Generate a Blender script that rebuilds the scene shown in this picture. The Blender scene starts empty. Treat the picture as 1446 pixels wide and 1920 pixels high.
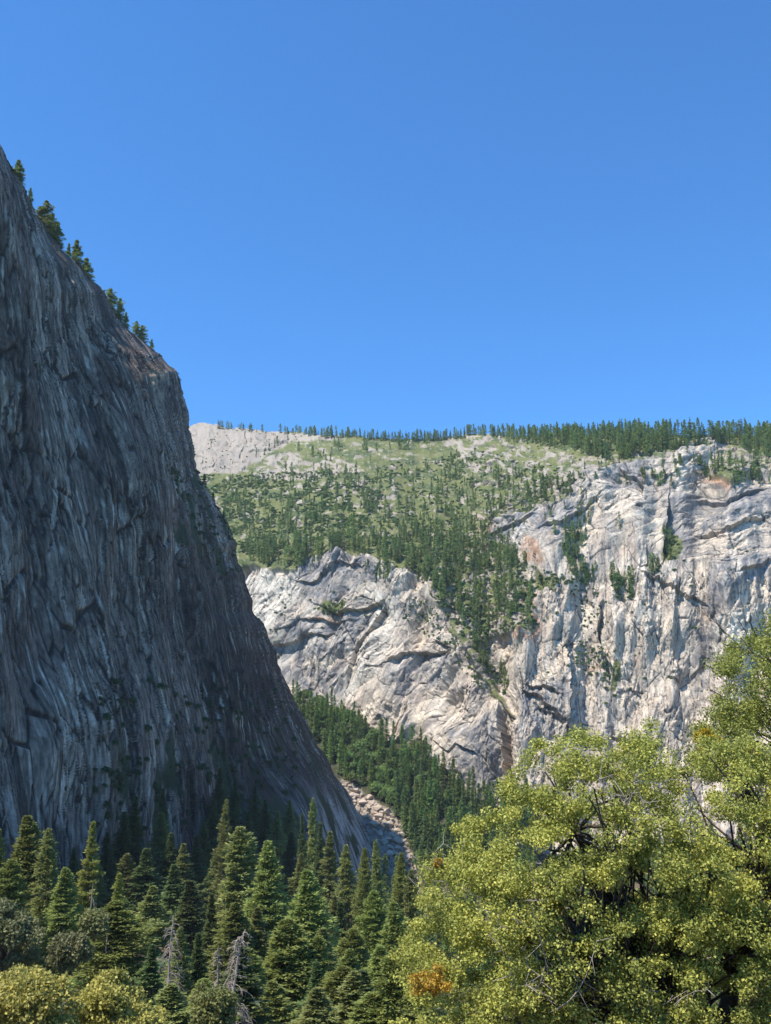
import bpy, math, random
import numpy as np
from mathutils import Vector

# ------------------------------------------------------------------ camera, sky, sun, exposure
sc = bpy.context.scene
COL = sc.collection
F, CU, CV = 1750.0, 723.0, 960.0            # focal length and centre, in pixels of the 1446x1920 photograph
PITCH = math.radians(13.5)
CP, SP = math.cos(PITCH), math.sin(PITCH)
cam = bpy.data.cameras.new('camera'); co = bpy.data.objects.new('camera', cam); COL.objects.link(co)
cam.sensor_fit = 'VERTICAL'; cam.angle = 2 * math.atan(960 / F)
cam.clip_start = 0.5; cam.clip_end = 20000
co.rotation_euler = (math.pi / 2 + PITCH, 0, 0)
sc.camera = co
SUN = np.array([-0.43, -0.26, 0.865]); SUN /= np.linalg.norm(SUN)
elev = math.asin(SUN[2]); az = math.atan2(SUN[0], SUN[1])
w = bpy.data.worlds.new('World'); sc.world = w; w.use_nodes = True
nt = w.node_tree; nt.nodes.clear()
sky = nt.nodes.new('ShaderNodeTexSky'); sky.sky_type = 'NISHITA'; sky.sun_disc = False
sky.sun_elevation = elev; sky.sun_rotation = az
sky.altitude = 1500; sky.air_density = 1.0; sky.dust_density = 0.0; sky.ozone_density = 2.5
hs = nt.nodes.new('ShaderNodeVectorMath'); hs.operation = 'MULTIPLY'; hs.inputs[1].default_value = (0.43, 1.01, 1.46)   # clear high-mountain air: deep blue
bg = nt.nodes.new('ShaderNodeBackground'); bg.inputs['Strength'].default_value = 0.13
wo = nt.nodes.new('ShaderNodeOutputWorld')
nt.links.new(sky.outputs[0], hs.inputs[0]); nt.links.new(hs.outputs[0], bg.inputs[0]); nt.links.new(bg.outputs[0], wo.inputs[0])
sl = bpy.data.lights.new('sun', 'SUN'); sl.energy = 4.6; sl.angle = math.radians(0.5); sl.color = (1.0, 0.94, 0.84)
so = bpy.data.objects.new('sun', sl); COL.objects.link(so)
so.rotation_euler = Vector(SUN.tolist()).to_track_quat('Z', 'Y').to_euler()
sc.view_settings.view_transform = 'Standard'; sc.view_settings.look = 'None'
sc.view_settings.exposure = 0.5; sc.view_settings.gamma = 1.0
sc.cycles.use_denoising = True; sc.cycles.max_bounces = 5; sc.cycles.diffuse_bounces = 3; sc.cycles.transparent_max_bounces = 4

# ------------------------------------------------------------------ helpers
def ray(u, v):
    a = (np.asarray(u, float) - CU) / F; b = (CV - np.asarray(v, float)) / F
    return a, CP - b * SP, SP + b * CP
def at(u, v, D):
    """world point seen at photo pixel (u,v) at forward distance D"""
    x, y, z = ray(u, v); t = D / y
    return np.array([x * t, D, z * t])

_rs = np.random.RandomState(7)
PERM = _rs.permutation(4096); PERM = np.concatenate([PERM, PERM])
GR = _rs.rand(4096) * 2 * np.pi; GX, GY = np.cos(GR), np.sin(GR)
RND = _rs.rand(4096, 4)
def hsh(i, j, s):
    return PERM[(PERM[(i + s * 131) & 4095] + j) & 4095]
def noise(x, y, s=0):
    x = np.asarray(x, float); y = np.asarray(y, float)
    i = np.floor(x).astype(np.int64); j = np.floor(y).astype(np.int64); fx = x - i; fy = y - j
    wx = fx * fx * (3 - 2 * fx); wy = fy * fy * (3 - 2 * fy)
    def g(di, dj):
        h = hsh(i + di, j + dj, s); return GX[h] * (fx - di) + GY[h] * (fy - dj)
    a = g(0, 0); a = a + wx * (g(1, 0) - a); b = g(0, 1); b = b + wx * (g(1, 1) - b)
    return (a + wy * (b - a)) * 1.4
def fbm(x, y, o=4, s=0, r=0.5):
    t = 0; a = 1; n = 0
    for k in range(o):
        t = t + a * noise(x * 2 ** k, y * 2 ** k, s + k * 7); n += a; a *= r
    return t / n * 1.6
def ridged(x, y, o=4, s=0):
    t = 0; a = 1; n = 0
    for k in range(o):
        t = t + a * (1 - np.abs(noise(x * 2 ** k, y * 2 ** k, s + k * 5)) * 2.2); n += a; a *= 0.5
    return t / n
def blocks(x, y, s=0, tilt=1.0):
    """angular rock facets: every cell is a tilted plane of its own, with steps between cells. returns (height, edge distance, cell random)"""
    i = np.floor(x).astype(np.int64); j = np.floor(y).astype(np.int64)
    best = np.full(x.shape, 9.0); second = np.full(x.shape, 9.0); bh = np.zeros(x.shape, np.int64); bx = np.zeros(x.shape); by = np.zeros(x.shape)
    for di in (-1, 0, 1):
        for dj in (-1, 0, 1):
            h = hsh(i + di, j + dj, s); r = RND[h]
            dx = x - (i + di + .1 + .8 * r[..., 0]); dy = y - (j + dj + .1 + .8 * r[..., 1]); d = dx * dx + dy * dy
            m = d < best
            second = np.where(m, best, np.minimum(second, d))
            best = np.where(m, d, best); bh = np.where(m, h, bh); bx = np.where(m, dx, bx); by = np.where(m, dy, by)
    r = RND[bh]; r2 = RND[(bh * 7 + 13) & 4095]
    hgt = (r[..., 2] - .5) + tilt * (bx * (r[..., 3] - .5) * 1.6 + by * (r2[..., 0] - .5) * 1.2)
    return hgt, np.sqrt(second) - np.sqrt(best), r2[..., 1]
def facets(x, y, s=0):
    """piecewise-planar relief: random heights on a lattice of triangles, flat in each. -1..1"""
    k = (x + y) * .3660254; i = np.floor(x + k).astype(np.int64); j = np.floor(y + k).astype(np.int64)
    fx = x + k - i; fy = y + k - j; m = fx > fy
    a = RND[hsh(i, j, s)][..., 2]; c = RND[hsh(i + 1, j + 1, s)][..., 2]; b = np.where(m, RND[hsh(i + 1, j, s)][..., 2], RND[hsh(i, j + 1, s)][..., 2])
    hi = np.maximum(fx, fy); lo = np.minimum(fx, fy)
    return (a * (1 - hi) + b * (hi - lo) + c * lo) * 2 - 1
def sstep(a, b, x):
    t = np.clip((x - a) / (b - a), 0, 1); return t * t * (3 - 2 * t)
def inpoly(u, v, poly):
    c = np.zeros(np.shape(u), bool); n = len(poly)
    for k in range(n):
        x1, y1 = poly[k]; x2, y2 = poly[(k + 1) % n]
        if y1 == y2: continue
        m = ((y1 > v) != (y2 > v)) & (u < (x2 - x1) * (v - y1) / (y2 - y1) + x1); c ^= m
    return c
def blur(a, r):
    k = np.exp(-0.5 * (np.arange(-3 * r, 3 * r + 1) / r) ** 2); k /= k.sum(); p = 3 * r
    for ax in (0, 1):
        b = np.pad(a, [(p, p) if q == ax else (0, 0) for q in (0, 1)], mode='edge')
        a = sum(kk * np.take(b, np.arange(n0, n0 + a.shape[ax]), axis=ax) for n0, kk in enumerate(k))
    return a
def polydist(u, v, pts):
    """distance, signed side and 0..1 position for a polyline in the (u,v) chart of a rock face"""
    best = np.full(u.shape, 1e9); side = np.zeros(u.shape); pos = np.zeros(u.shape); n = len(pts) - 1
    for k in range(n):
        (x1, y1), (x2, y2) = pts[k], pts[k + 1]; dx, dy = x2 - x1, y2 - y1; L = dx * dx + dy * dy
        t = np.clip(((u - x1) * dx + (v - y1) * dy) / L, 0, 1)
        d = np.hypot(u - x1 - t * dx, v - y1 - t * dy); m = d < best
        best = np.where(m, d, best); side = np.where(m, np.sign(dx * (v - y1) - dy * (u - x1)), side); pos = np.where(m, (k + t) / n, pos)
    return best, side, pos

# ------------------------------------------------------------------ materials
def mat(name, rough=0.9, trans=0.0, bump=None, noise_scale=None, vary=0.0, base=None, spec=0.3):
    m = bpy.data.materials.new(name); m.use_nodes = True; t = m.node_tree; t.nodes.clear(); N = t.nodes.new; L = t.links.new
    out = N('ShaderNodeOutputMaterial'); p = N('ShaderNodeBsdfPrincipled'); p.inputs['Roughness'].default_value = rough
    p.inputs['Specular IOR Level'].default_value = spec
    tc = N('ShaderNodeTexCoord')
    if base is None:
        a = N('ShaderNodeAttribute'); a.attribute_name = 'Col'; col = a.outputs['Color']
    else:
        a = N('ShaderNodeRGB'); a.outputs[0].default_value = (*base, 1); col = a.outputs[0]
    if vary:
        n = N('ShaderNodeTexNoise'); n.inputs['Scale'].default_value = noise_scale; n.inputs['Detail'].default_value = 4
        L(tc.outputs['Object'], n.inputs['Vector'])
        mr = N('ShaderNodeMapRange'); mr.inputs['From Min'].default_value = 0.3; mr.inputs['From Max'].default_value = 0.7
        mr.inputs['To Min'].default_value = 1 - vary; mr.inputs['To Max'].default_value = 1 + vary; L(n.outputs['Fac'], mr.inputs['Value'])
        mx = N('ShaderNodeVectorMath'); mx.operation = 'SCALE'; L(col, mx.inputs[0]); L(mr.outputs[0], mx.inputs['Scale']); col = mx.outputs[0]
    oi = N('ShaderNodeObjectInfo')
    if trans:                                   # foliage: small hue and value drift from tree to tree
        h = N('ShaderNodeHueSaturation'); L(col, h.inputs['Color'])
        r1 = N('ShaderNodeMapRange'); r1.inputs['To Min'].default_value = 0.485; r1.inputs['To Max'].default_value = 0.512; L(oi.outputs['Random'], r1.inputs['Value']); L(r1.outputs[0], h.inputs['Hue'])
        r2 = N('ShaderNodeMapRange'); r2.inputs['To Min'].default_value = 0.8; r2.inputs['To Max'].default_value = 1.2; L(oi.outputs['Random'], r2.inputs['Value']); L(r2.outputs[0], h.inputs['Value'])
        col = h.outputs[0]
    L(col, p.inputs['Base Color'])
    if bump:
        n2 = N('ShaderNodeTexNoise'); n2.inputs['Scale'].default_value = bump[0]; n2.inputs['Detail'].default_value = 8; n2.inputs['Roughness'].default_value = 0.65
        L(tc.outputs['Object'], n2.inputs['Vector'])
        b = N('ShaderNodeBump'); b.inputs['Strength'].default_value = 1.0; b.inputs['Distance'].default_value = bump[1]
        L(n2.outputs['Fac'], b.inputs['Height']); L(b.outputs[0], p.inputs['Normal'])
    if trans:
        tr = N('ShaderNodeBsdfTranslucent'); L(col, tr.inputs['Color']); ms = N('ShaderNodeMixShader'); ms.inputs[0].default_value = trans
        L(p.outputs[0], ms.inputs[1]); L(tr.outputs[0], ms.inputs[2]); L(ms.outputs[0], out.inputs[0])
    else:
        L(p.outputs[0], out.inputs[0])
    return m
M_rock = mat('granite', 0.95, bump=(0.45, 1.2), noise_scale=0.30, vary=0.12, spec=0.15)
M_cliff = mat('shaded_granite', 0.95, bump=(0.6, .8), noise_scale=0.45, vary=0.15, spec=0.15)
M_ground = mat('forest_soil', 0.95, bump=(0.8, 0.3), noise_scale=0.3, vary=0.3, spec=0.1)
M_boulder = mat('boulder_granite', 0.95, bump=(0.8, 0.5), noise_scale=0.3, vary=0.25, base=(0.52, 0.42, 0.32), spec=0.15)
M_needle = mat('needles', 0.7, trans=0.38, spec=0.15)
M_leaf = mat('oak_leaves', 0.55, trans=0.3, spec=0.25)
M_bark = mat('bark', 0.95, bump=(6, 0.05), noise_scale=3, vary=0.35, base=(0.10, 0.075, 0.055), spec=0.1)
M_oakbark = mat('oak_bark', 0.95, bump=(14, 0.03), noise_scale=6, vary=0.4, base=(0.09, 0.075, 0.06), spec=0.1)
M_twig = mat('pale_twig', 0.9, noise_scale=8, vary=0.3, base=(0.40, 0.34, 0.29), spec=0.1)
M_dead = mat('weathered_wood', 0.9, noise_scale=1.5, vary=0.25, base=(0.36, 0.30, 0.24), spec=0.1)

# ------------------------------------------------------------------ mesh building
def mesh(name, V, Fc, m, colr=None, smooth=False):
    V = np.asarray(V, np.float32); Fc = np.asarray(Fc, np.int32); k = Fc.shape[1]
    me = bpy.data.meshes.new(name); me.vertices.add(len(V)); me.vertices.foreach_set('co', V.ravel())
    me.loops.add(Fc.size); me.loops.foreach_set('vertex_index', Fc.ravel())
    me.polygons.add(len(Fc)); me.polygons.foreach_set('loop_start', np.arange(0, Fc.size, k, dtype=np.int32))
    me.polygons.foreach_set('use_smooth', np.full(len(Fc), smooth))
    me.update(calc_edges=True)
    if colr is not None:
        a = me.attributes.new('Col', 'FLOAT_COLOR', 'POINT')
        c = np.ones((len(V), 4), np.float32); c[:, :3] = colr; a.data.foreach_set('color', c.ravel())
    me.materials.append(m); return me
def link(name, me, parent=None, loc=None, rz=0, scale=None):
    o = bpy.data.objects.new(name, me); COL.objects.link(o)
    if parent is not None: o.parent = parent
    if loc is not None: o.location = [float(q) for q in loc]
    o.rotation_euler.z = rz
    if scale is not None: o.scale = scale
    return o
def tag(o, label, cat, group=None):
    o['label'] = label; o['category'] = cat
    if group: o['group'] = group
    return o
def gridfaces(nr, nc):
    i = np.arange(nr * nc).reshape(nr, nc)
    return np.stack([i[:-1, :-1], i[1:, :-1], i[1:, 1:], i[:-1, 1:]], -1).reshape(-1, 4)
def gridnormals(P):
    gu = np.gradient(P, axis=1); gv = np.gradient(P, axis=0); n = np.cross(gu, gv)
    n /= np.linalg.norm(n, axis=-1, keepdims=True) + 1e-9
    return n
class Tubes:
    def __init__(s): s.V = []; s.F = []; s.n = 0
    def add(s, pts, rad, k=6):
        pts = np.asarray(pts, float); n = len(pts); rad = np.asarray(rad, float)
        d = np.gradient(pts, axis=0); d /= np.linalg.norm(d, axis=1, keepdims=True) + 1e-9
        ref = np.array([0., 0, 1]) if abs(d[0][2]) < .8 else np.array([1., 0, 0])
        a = np.cross(d, ref); a /= np.linalg.norm(a, axis=1, keepdims=True) + 1e-9; b = np.cross(d, a)
        th = np.arange(k) * 2 * math.pi / k
        V = pts[:, None] + rad[:, None, None] * (a[:, None] * np.cos(th)[None, :, None] + b[:, None] * np.sin(th)[None, :, None])
        s.V.append(V.reshape(-1, 3)); i = np.arange(n * k).reshape(n, k) + s.n
        s.F.append(np.stack([i[:-1], np.roll(i[:-1], -1, 1), np.roll(i[1:], -1, 1), i[1:]], -1).reshape(-1, 4)); s.n += n * k
    def mesh(s, name, m): return mesh(name, np.concatenate(s.V), np.concatenate(s.F), m, smooth=True)
def rhombs(P, d, sd, L, W, colr):
    """leaf-sized faces: start P, direction d, side vector sd, length L, width W"""
    L = np.broadcast_to(L, len(P))[:, None]; W = np.broadcast_to(W, len(P))[:, None]
    V = np.stack([P, P + d * L * .45 + sd * W * .5, P + d * L, P + d * L * .45 - sd * W * .5], 1).reshape(-1, 3)
    return V, np.arange(len(P) * 4).reshape(-1, 4), np.repeat(colr, 4, 0)
def unit(a): return a / (np.linalg.norm(a, axis=-1, keepdims=True) + 1e-9)

# ================================================================== THE MOUNTAIN ACROSS THE VALLEY
RIDGE = [(100, 815), (330, 800), (357, 796), (385, 793), (420, 802), (500, 807), (640, 816), (750, 824), (810, 822), (900, 814), (960, 817), (1100, 817), (1200, 812), (1300, 817), (1446, 814), (1800, 800)]
LB = [(100, 1080), (455, 1060), (483, 1058), (545, 1072), (560, 1048), (600, 1040), (650, 1036), (705, 1043), (735, 1060), (760, 1070), (795, 1085), (815, 1125), (845, 1180), (885, 1235), (930, 1305), (948, 1330), (960, 1515), (905, 1502), (854, 1474), (814, 1438), (793, 1394), (728, 1387), (685, 1358), (638, 1330), (548, 1304), (455, 1270), (100, 1200)]
RW = [(945, 1310), (915, 1240), (905, 1200), (950, 1185), (1000, 1175), (1000, 1100), (975, 1060), (960, 1020), (905, 1010), (930, 975), (1000, 955), (1060, 936), (1090, 890), (1170, 870), (1216, 858), (1250, 850), (1290, 840), (1345, 838), (1350, 860), (1310, 888), (1360, 892), (1446, 882), (1800, 870), (1800, 1600), (960, 1600), (950, 1330)]
MU = np.arange(240, 1760, 1.15); NV = 760
ridge = np.interp(MU, *zip(*RIDGE)) + 2.5 * noise(MU / 30, MU * 0, 3) + 1.2 * noise(MU / 9, MU * 0, 5)
VB = 1660.0
S = np.linspace(0, 1, NV)[:, None]
UU = np.broadcast_to(MU[None, :], (NV, len(MU))).copy(); VV = ridge[None] + (VB - ridge[None]) * S
# wobble so that zone borders are irregular
wu = UU + 9 * fbm(UU / 40, VV / 40, 3, 11); wv = VV + 9 * fbm(UU / 40 + 50, VV / 40, 3, 12)
cliffm = (inpoly(wu, wv, LB) | inpoly(wu, wv, RW)).astype(float)
SOFT = [(735, 1050), (800, 1080), (905, 1010), (975, 1060), (1000, 1100), (1000, 1175), (950, 1185), (905, 1200), (930, 1300), (880, 1230), (830, 1180), (790, 1110)]
rimw = sstep(860, 960, UU) * sstep(1010, 960, VV)
theta = 30.5 + 40.5 * (blur(cliffm, 6) * (1 - rimw) + blur(cliffm, 16) * rimw)
theta += 12 * blur(inpoly(wu, wv, SOFT).astype(float), 5)
upper = inpoly(wu, wv, [(960, 1000), (1110, 900), (1216, 850), (1350, 830), (1446, 870), (1800, 870), (1800, 1060), (1300, 1070), (1150, 1100), (1000, 1110)])
theta -= 11 * blur(upper.astype(float), 10)
theta += 7 * fbm(UU / 45, VV / 35, 3, 21) * blur(cliffm, 4)
theta += 3 * fbm(UU / 80, VV / 40, 3, 23) * (1 - cliffm)
rx, ry, rz_ = ray(UU, VV); te = rz_ / ry; e = np.arctan(te); tt = np.tan(np.radians(np.clip(theta, 26, 80)))
de = -np.diff(e, axis=0)                                         # towards the top, positive
g = (1 + te ** 2) / np.maximum(tt - te, 0.11)
lg = np.zeros_like(UU); step = (de * .5 * (g[:-1] + g[1:]))
lg[:-1] = np.cumsum(step[::-1], axis=0)[::-1]
top = lg[0].copy(); k = 121; tp = np.convolve(np.pad(top, k // 2, mode='edge'), np.ones(k) / k, 'valid')
lg *= 1 + ((tp / top) - 1)[None, :] * 0.75
lg = blur(lg, 3)
D0 = np.interp(MU, [240, 600, 760, 900, 1100, 1446, 1760], [930, 905, 890, 890, 900, 860, 800])
MD = D0[None, :] * np.exp(lg)
MD *= np.minimum(1, 2500 / MD) ** 0.5
X, Y, Z = ray(UU, VV); T = MD / Y
P = np.stack([X * T, MD, Z * T], -1)
nrm = gridnormals(P[::6, ::6]); ii = np.minimum(np.arange(NV) / 6, nrm.shape[0] - 1.001); jj = np.minimum(np.arange(len(MU)) / 6, nrm.shape[1] - 1.001)
nrm = np.stack([blur(nrm[..., q], 4) for q in range(3)], -1); a0 = ii.astype(int); b0 = jj.astype(int); fa = (ii - a0)[:, None, None]; fb = (jj - b0)[None, :, None]
nrm = (nrm[a0][:, b0] * (1 - fa) * (1 - fb) + nrm[a0 + 1][:, b0] * fa * (1 - fb) + nrm[a0][:, b0 + 1] * (1 - fa) * fb + nrm[a0 + 1][:, b0 + 1] * fa * fb)
nrm /= np.linalg.norm(nrm, axis=-1, keepdims=True)
if nrm[NV // 2, len(MU) // 2, 1] > 0: nrm = -nrm
cm = blur(cliffm, 1)
# relief. chart coordinates: (a,b) along and across the rock grain
def grain(ang, u, v, sa, sb, warp, s):
    c, q = np.cos(ang), np.sin(ang); uu = u + warp * fbm(u / 110, v / 110, 2, s); vv = v + warp * fbm(u / 110 + 9, v / 110, 2, s + 1)
    return (uu * c + vv * q) / sa, (-uu * q + vv * c) / sb
def strokes(a, b, s, w=.05, dens=.0):
    """thin broken joint lines along the first coordinate"""
    n = np.abs(noise(a, b, s)); m = sstep(dens, dens + .25, fbm(a * 1.7 + 3, b * .35, 2, s + 1)); return sstep(w, w * .3, n) * m
def rockrelief(u, v, ang, s, warp=4):
    rough = np.clip(.6 + 1.5 * fbm(u / 70, v / 60, 3, s + 12), .08, 1)          # smooth slabs here, broken rock there
    a, b = grain(ang, u, v, 110, 28, warp, s); h1, e1, r1 = blocks(a, b, s, .9)
    a1 = ang + (r1 - .5) * .55                                                  # every big slab has joints of its own direction
    a, b = grain(a1, u, v, 36, 9, 1, s + 2); h2, e2, r2 = blocks(a, b, s + 3)
    a2 = a1 + (r2 - .5) * .5
    a, b = grain(a2, u, v, 15, 4.2, 0, s + 4); h3, e3, r3 = blocks(a, b, s + 5, 1.3)
    a, b = grain(a2 + .15, u, v, 6.5, 2.3, 0, s + 4); h4, e4, r4 = blocks(a, b, s + 9, 1.2)
    fc = 0
    for q, (fa, la, lb, am) in enumerate([(0, 110, 40, 8.5), (.25, 52, 20, 5.0), (-.2, 26, 11, 2.6), (.5, 13, 6.5, 1.4), (-.5, 6.5, 3.6, .8)]):
        a, b = grain((ang if q < 2 else a1 if q < 3 else a2) + fa, u, v, la, lb, warp * .5 * (q < 2), s + 30 + q); fc = fc + am * facets(a, b, s + 60 + q) * (rough if q > 1 else 1)
    val = .55 * (r1 - .5) + .75 * (r2 - .5) + .65 * (r3 - .5) * (.4 + .6 * rough) + .5 * (r4 - .5) * rough
    line = np.maximum.reduce([sstep(.035, .015, e1) * (r1 > .3), sstep(.09, .04, e2) * (r2 > .35) * .9, sstep(.16, .06, e3) * (r3 > .55) * rough * .8])
    h = fc + blur(2.4 * h1 + (2.0 * h2 + 1.3 * h3 + .5 * h4) * rough - 1.6 * line, 1)
    return h, r1, r2, val, line
lw = sstep(985, 905, UU + 0.35 * (VV - 1250))                 # 1 on the left buttress
arch = blur(inpoly(wu, wv, [(1100, 850), (1450, 830), (1800, 830), (1800, 1080), (1330, 1060), (1180, 1010), (960, 1040), (900, 1000)]).astype(float), 8)
hL, rL, rL2, gL, kL = rockrelief(UU, VV, math.radians(118), 30)
hR, rR, rR2, gR, kR = rockrelief(UU, VV, math.radians(88), 40)
hA, rA, rA2, gA, kA = rockrelief(UU, VV, math.radians(-22), 50, 12)
wR = (1 - lw) * (1 - arch); wA = (1 - lw) * arch
rel = hL * lw + hR * wR + hA * wA * .8
big = 15 * fbm(UU / 120, VV / 170, 2, 60) + 4 * (ridged(UU / 70 + 3, VV / 260, 3, 61) - .5)
disp = cm * (rel + big)
# named features: (points, drop on one side, width, lift on the other side)
FEAT = [
 ([(717, 1122), (703, 1160), (672, 1205), (655, 1245), (648, 1290)], 12, 26, -1), ([(600, 1135), (640, 1155), (690, 1140), (717, 1124)], 13, 30, 1),
 ([(560, 1160), (600, 1158), (655, 1165)], 9, 28, 1), ([(548, 1085), (585, 1090), (640, 1060), (700, 1062)], 7, 20, 1),
 ([(722, 1240), (752, 1226), (800, 1222), (842, 1214)], 12, 30, 1), ([(815, 1198), (846, 1212)], 10, 14, 1), ([(500, 1215), (560, 1190), (620, 1180)], 8, 30, 1),
 ([(820, 1392), (850, 1412), (870, 1398)], 5, 10, 1), ([(868, 1402), (900, 1416)], 6, 12, 1),
 ([(974, 1284), (1010, 1300), (1062, 1356)], 11, 14, 1), ([(985, 1275), (1052, 1300)], 9, 14, 1), ([(1010, 1318), (1062, 1350)], 7, 10, 1),
 ([(1064, 1190), (1068, 1260), (1062, 1385)], 20, 14, -1), ([(934, 1320), (944, 1390), (948, 1500)], 26, 11, -1),
 ([(1128, 1120), (1120, 1180), (1140, 1270)], 16, 16, -1), ([(1340, 1080), (1335, 1180), (1322, 1250), (1302, 1330)], 20, 30, 1), ([(1330, 1170), (1400, 1140), (1446, 1130)], 12, 26, -1),
 ([(1255, 930), (1250, 990), (1243, 1050)], 22, 40, -1), ([(1303, 1000), (1380, 985), (1446, 962)], 9, 18, 1), ([(1300, 935), (1360, 925), (1446, 905)], 8, 20, 1),
 ([(1005, 990), (1060, 975), (1130, 935)], 8, 20, 1), ([(905, 1010), (950, 985), (1010, 965)], 7, 18, 1), ([(1160, 880), (1216, 900)], 10, 20, 1),
 ([(1210, 860), (1205, 930)], 18, 14, 1), ([(1340, 838), (1352, 856), (1330, 880)], 8, 14, 1), ([(1255, 1262), (1285, 1270)], 6, 9, 1), ([(1200, 1070), (1240, 1085), (1330, 1140)], 9, 22, 1),
 ([(1000, 1020), (1010, 1090), (1040, 1110), (1100, 1115)], 8, 20, -1), ([(1380, 1080), (1446, 1050)], 8, 16, 1),
]
for pts, A, wd, sg in FEAT:
    us = [p[0] for p in pts]; vs = [p[1] for p in pts]
    c0, c1 = np.searchsorted(MU, [min(us) - 4 * wd, max(us) + 4 * wd]); sl_ = (slice(None), slice(c0, c1))
    d, sd, ps = polydist(UU[sl_] + 5 * fbm(UU[sl_] / 22, VV[sl_] / 22, 3, 70), VV[sl_] + 5 * fbm(UU[sl_] / 22, VV[sl_] / 22 + 7, 3, 71), pts)
    tp_ = np.clip(np.minimum(ps, 1 - ps) * 5 + .15, 0, 1)
    disp[sl_] += np.where(sd * sg > 0, -.62 * A * np.exp(-d / wd), A * .22 * np.exp(-d / (wd * .8))) * tp_ * cm[sl_]
    d = None
hill = 1 - cm
hb, eb, rb = blocks(UU / 16 + fbm(UU / 20, VV / 20, 2, 80), VV / 9, 81)
outc = blur(inpoly(wu, wv, [(340, 780), (420, 798), (500, 803), (640, 813), (650, 823), (545, 826), (505, 852), (450, 887), (372, 886), (340, 890)]).astype(float), 1)
outc = np.maximum(outc, blur(inpoly(wu, wv, [(470, 890), (500, 860), (560, 850), (600, 866), (640, 858), (672, 872), (668, 880), (600, 898), (500, 900)]).astype(float), 1) * sstep(-.25, .05, fbm(UU / 18, VV / 8, 3, 82)))
outc = np.maximum(outc, blur(inpoly(wu, wv, [(812, 838), (850, 815), (960, 818), (1000, 850), (1100, 850), (1130, 880), (1100, 915), (1000, 930), (880, 900), (870, 860)]).astype(float), 2) * sstep(.0, .25, fbm(UU / 22, VV / 11, 4, 83)))
outc = np.maximum(outc, sstep(.36, .46, fbm(UU / 26, VV / 12, 4, 84)) * (VV < 1010) * .9)
outc = np.maximum(outc, blur(inpoly(wu, wv, SOFT).astype(float), 2) * sstep(-.15, .1, fbm(UU / 20, VV / 14, 4, 85)))
outc = np.maximum(outc, blur(inpoly(wu, wv, [(600, 905), (690, 905), (760, 960), (700, 975), (620, 930)]).astype(float), 3) * sstep(.1, .2, fbm(UU / 12, VV / 7, 4, 86)))
rim = blur(inpoly(wu, wv, [(890, 960), (1000, 920), (1090, 865), (1216, 838), (1290, 828), (1360, 828), (1446, 855), (1800, 850), (1800, 880), (1446, 890), (1350, 880), (1345, 845), (1220, 870), (1110, 905), (1000, 965), (905, 1010)]).astype(float), 3)
outc = np.maximum(outc, rim * sstep(-.12, .12, fbm(UU / 16, VV / 9, 4, 89)))
slide = blur(inpoly(wu, wv, [(625, 1460), (680, 1482), (735, 1525), (770, 1590), (800, 1625), (800, 1660), (650, 1660), (640, 1560), (640, 1500)]).astype(float), 2)
disp += hill * (outc * 5.5 * hb + 2.5 * fbm(UU / 30, VV / 18, 4, 87)) + slide * 4 * blocks(UU / 9, VV / 5, 88)[0]
P += nrm * disp[..., None]
# colour of the ground
def mixc(a, b, t): return a * (1 - t[..., None]) + np.asarray(b) * t[..., None]
st = (gL * lw + gR * wR + gA * wA); cr = rL * lw + rR * wR + rA * wA; cr2 = rL2 * lw + rR2 * wR + rA2 * wA
pale = np.array([.62, .515, .395]); grey = np.array([.26, .235, .205]); cream = np.array([.68, .585, .455])
t = np.clip(.29 + .5 * fbm(UU / 60, VV / 50, 3, 90) + 1.0 * st, 0, 1)
C = mixc(np.broadcast_to(pale, UU.shape + (3,)), grey, t)
C = mixc(C, cream, np.clip(fbm(UU / 35, VV / 60, 4, 91) * 1.1 - .9 * st, 0, 1) * .7)
C = mixc(C, [.50, .38, .30], np.clip(fbm(UU / 50, VV / 50, 4, 92) - .15, 0, 1) * .7)
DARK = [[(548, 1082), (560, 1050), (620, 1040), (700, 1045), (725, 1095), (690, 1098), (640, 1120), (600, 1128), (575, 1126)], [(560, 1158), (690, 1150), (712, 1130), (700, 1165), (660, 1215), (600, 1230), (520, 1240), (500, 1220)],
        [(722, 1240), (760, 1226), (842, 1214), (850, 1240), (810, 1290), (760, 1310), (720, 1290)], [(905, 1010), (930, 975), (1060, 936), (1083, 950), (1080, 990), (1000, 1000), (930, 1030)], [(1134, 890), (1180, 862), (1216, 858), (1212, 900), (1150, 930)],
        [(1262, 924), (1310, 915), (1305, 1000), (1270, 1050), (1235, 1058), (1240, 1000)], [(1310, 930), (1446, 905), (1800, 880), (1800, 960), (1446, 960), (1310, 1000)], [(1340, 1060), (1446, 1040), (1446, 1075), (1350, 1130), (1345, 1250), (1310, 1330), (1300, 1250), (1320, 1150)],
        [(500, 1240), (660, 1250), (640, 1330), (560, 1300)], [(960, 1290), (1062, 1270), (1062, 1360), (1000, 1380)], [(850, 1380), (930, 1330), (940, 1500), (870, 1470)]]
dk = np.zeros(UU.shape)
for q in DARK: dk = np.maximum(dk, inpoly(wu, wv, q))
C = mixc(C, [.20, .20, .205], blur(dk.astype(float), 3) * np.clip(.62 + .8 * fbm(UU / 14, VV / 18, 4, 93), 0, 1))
BR = [[(1345, 1170), (1446, 1140), (1800, 1150), (1800, 1260), (1370, 1250), (1340, 1230)], [(700, 1110), (748, 1112), (735, 1170), (715, 1240), (690, 1235)], [(650, 1215), (700, 1200), (700, 1260), (660, 1320), (640, 1300)], [(455, 1065), (545, 1075), (560, 1110), (500, 1200), (460, 1190)]]
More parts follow.
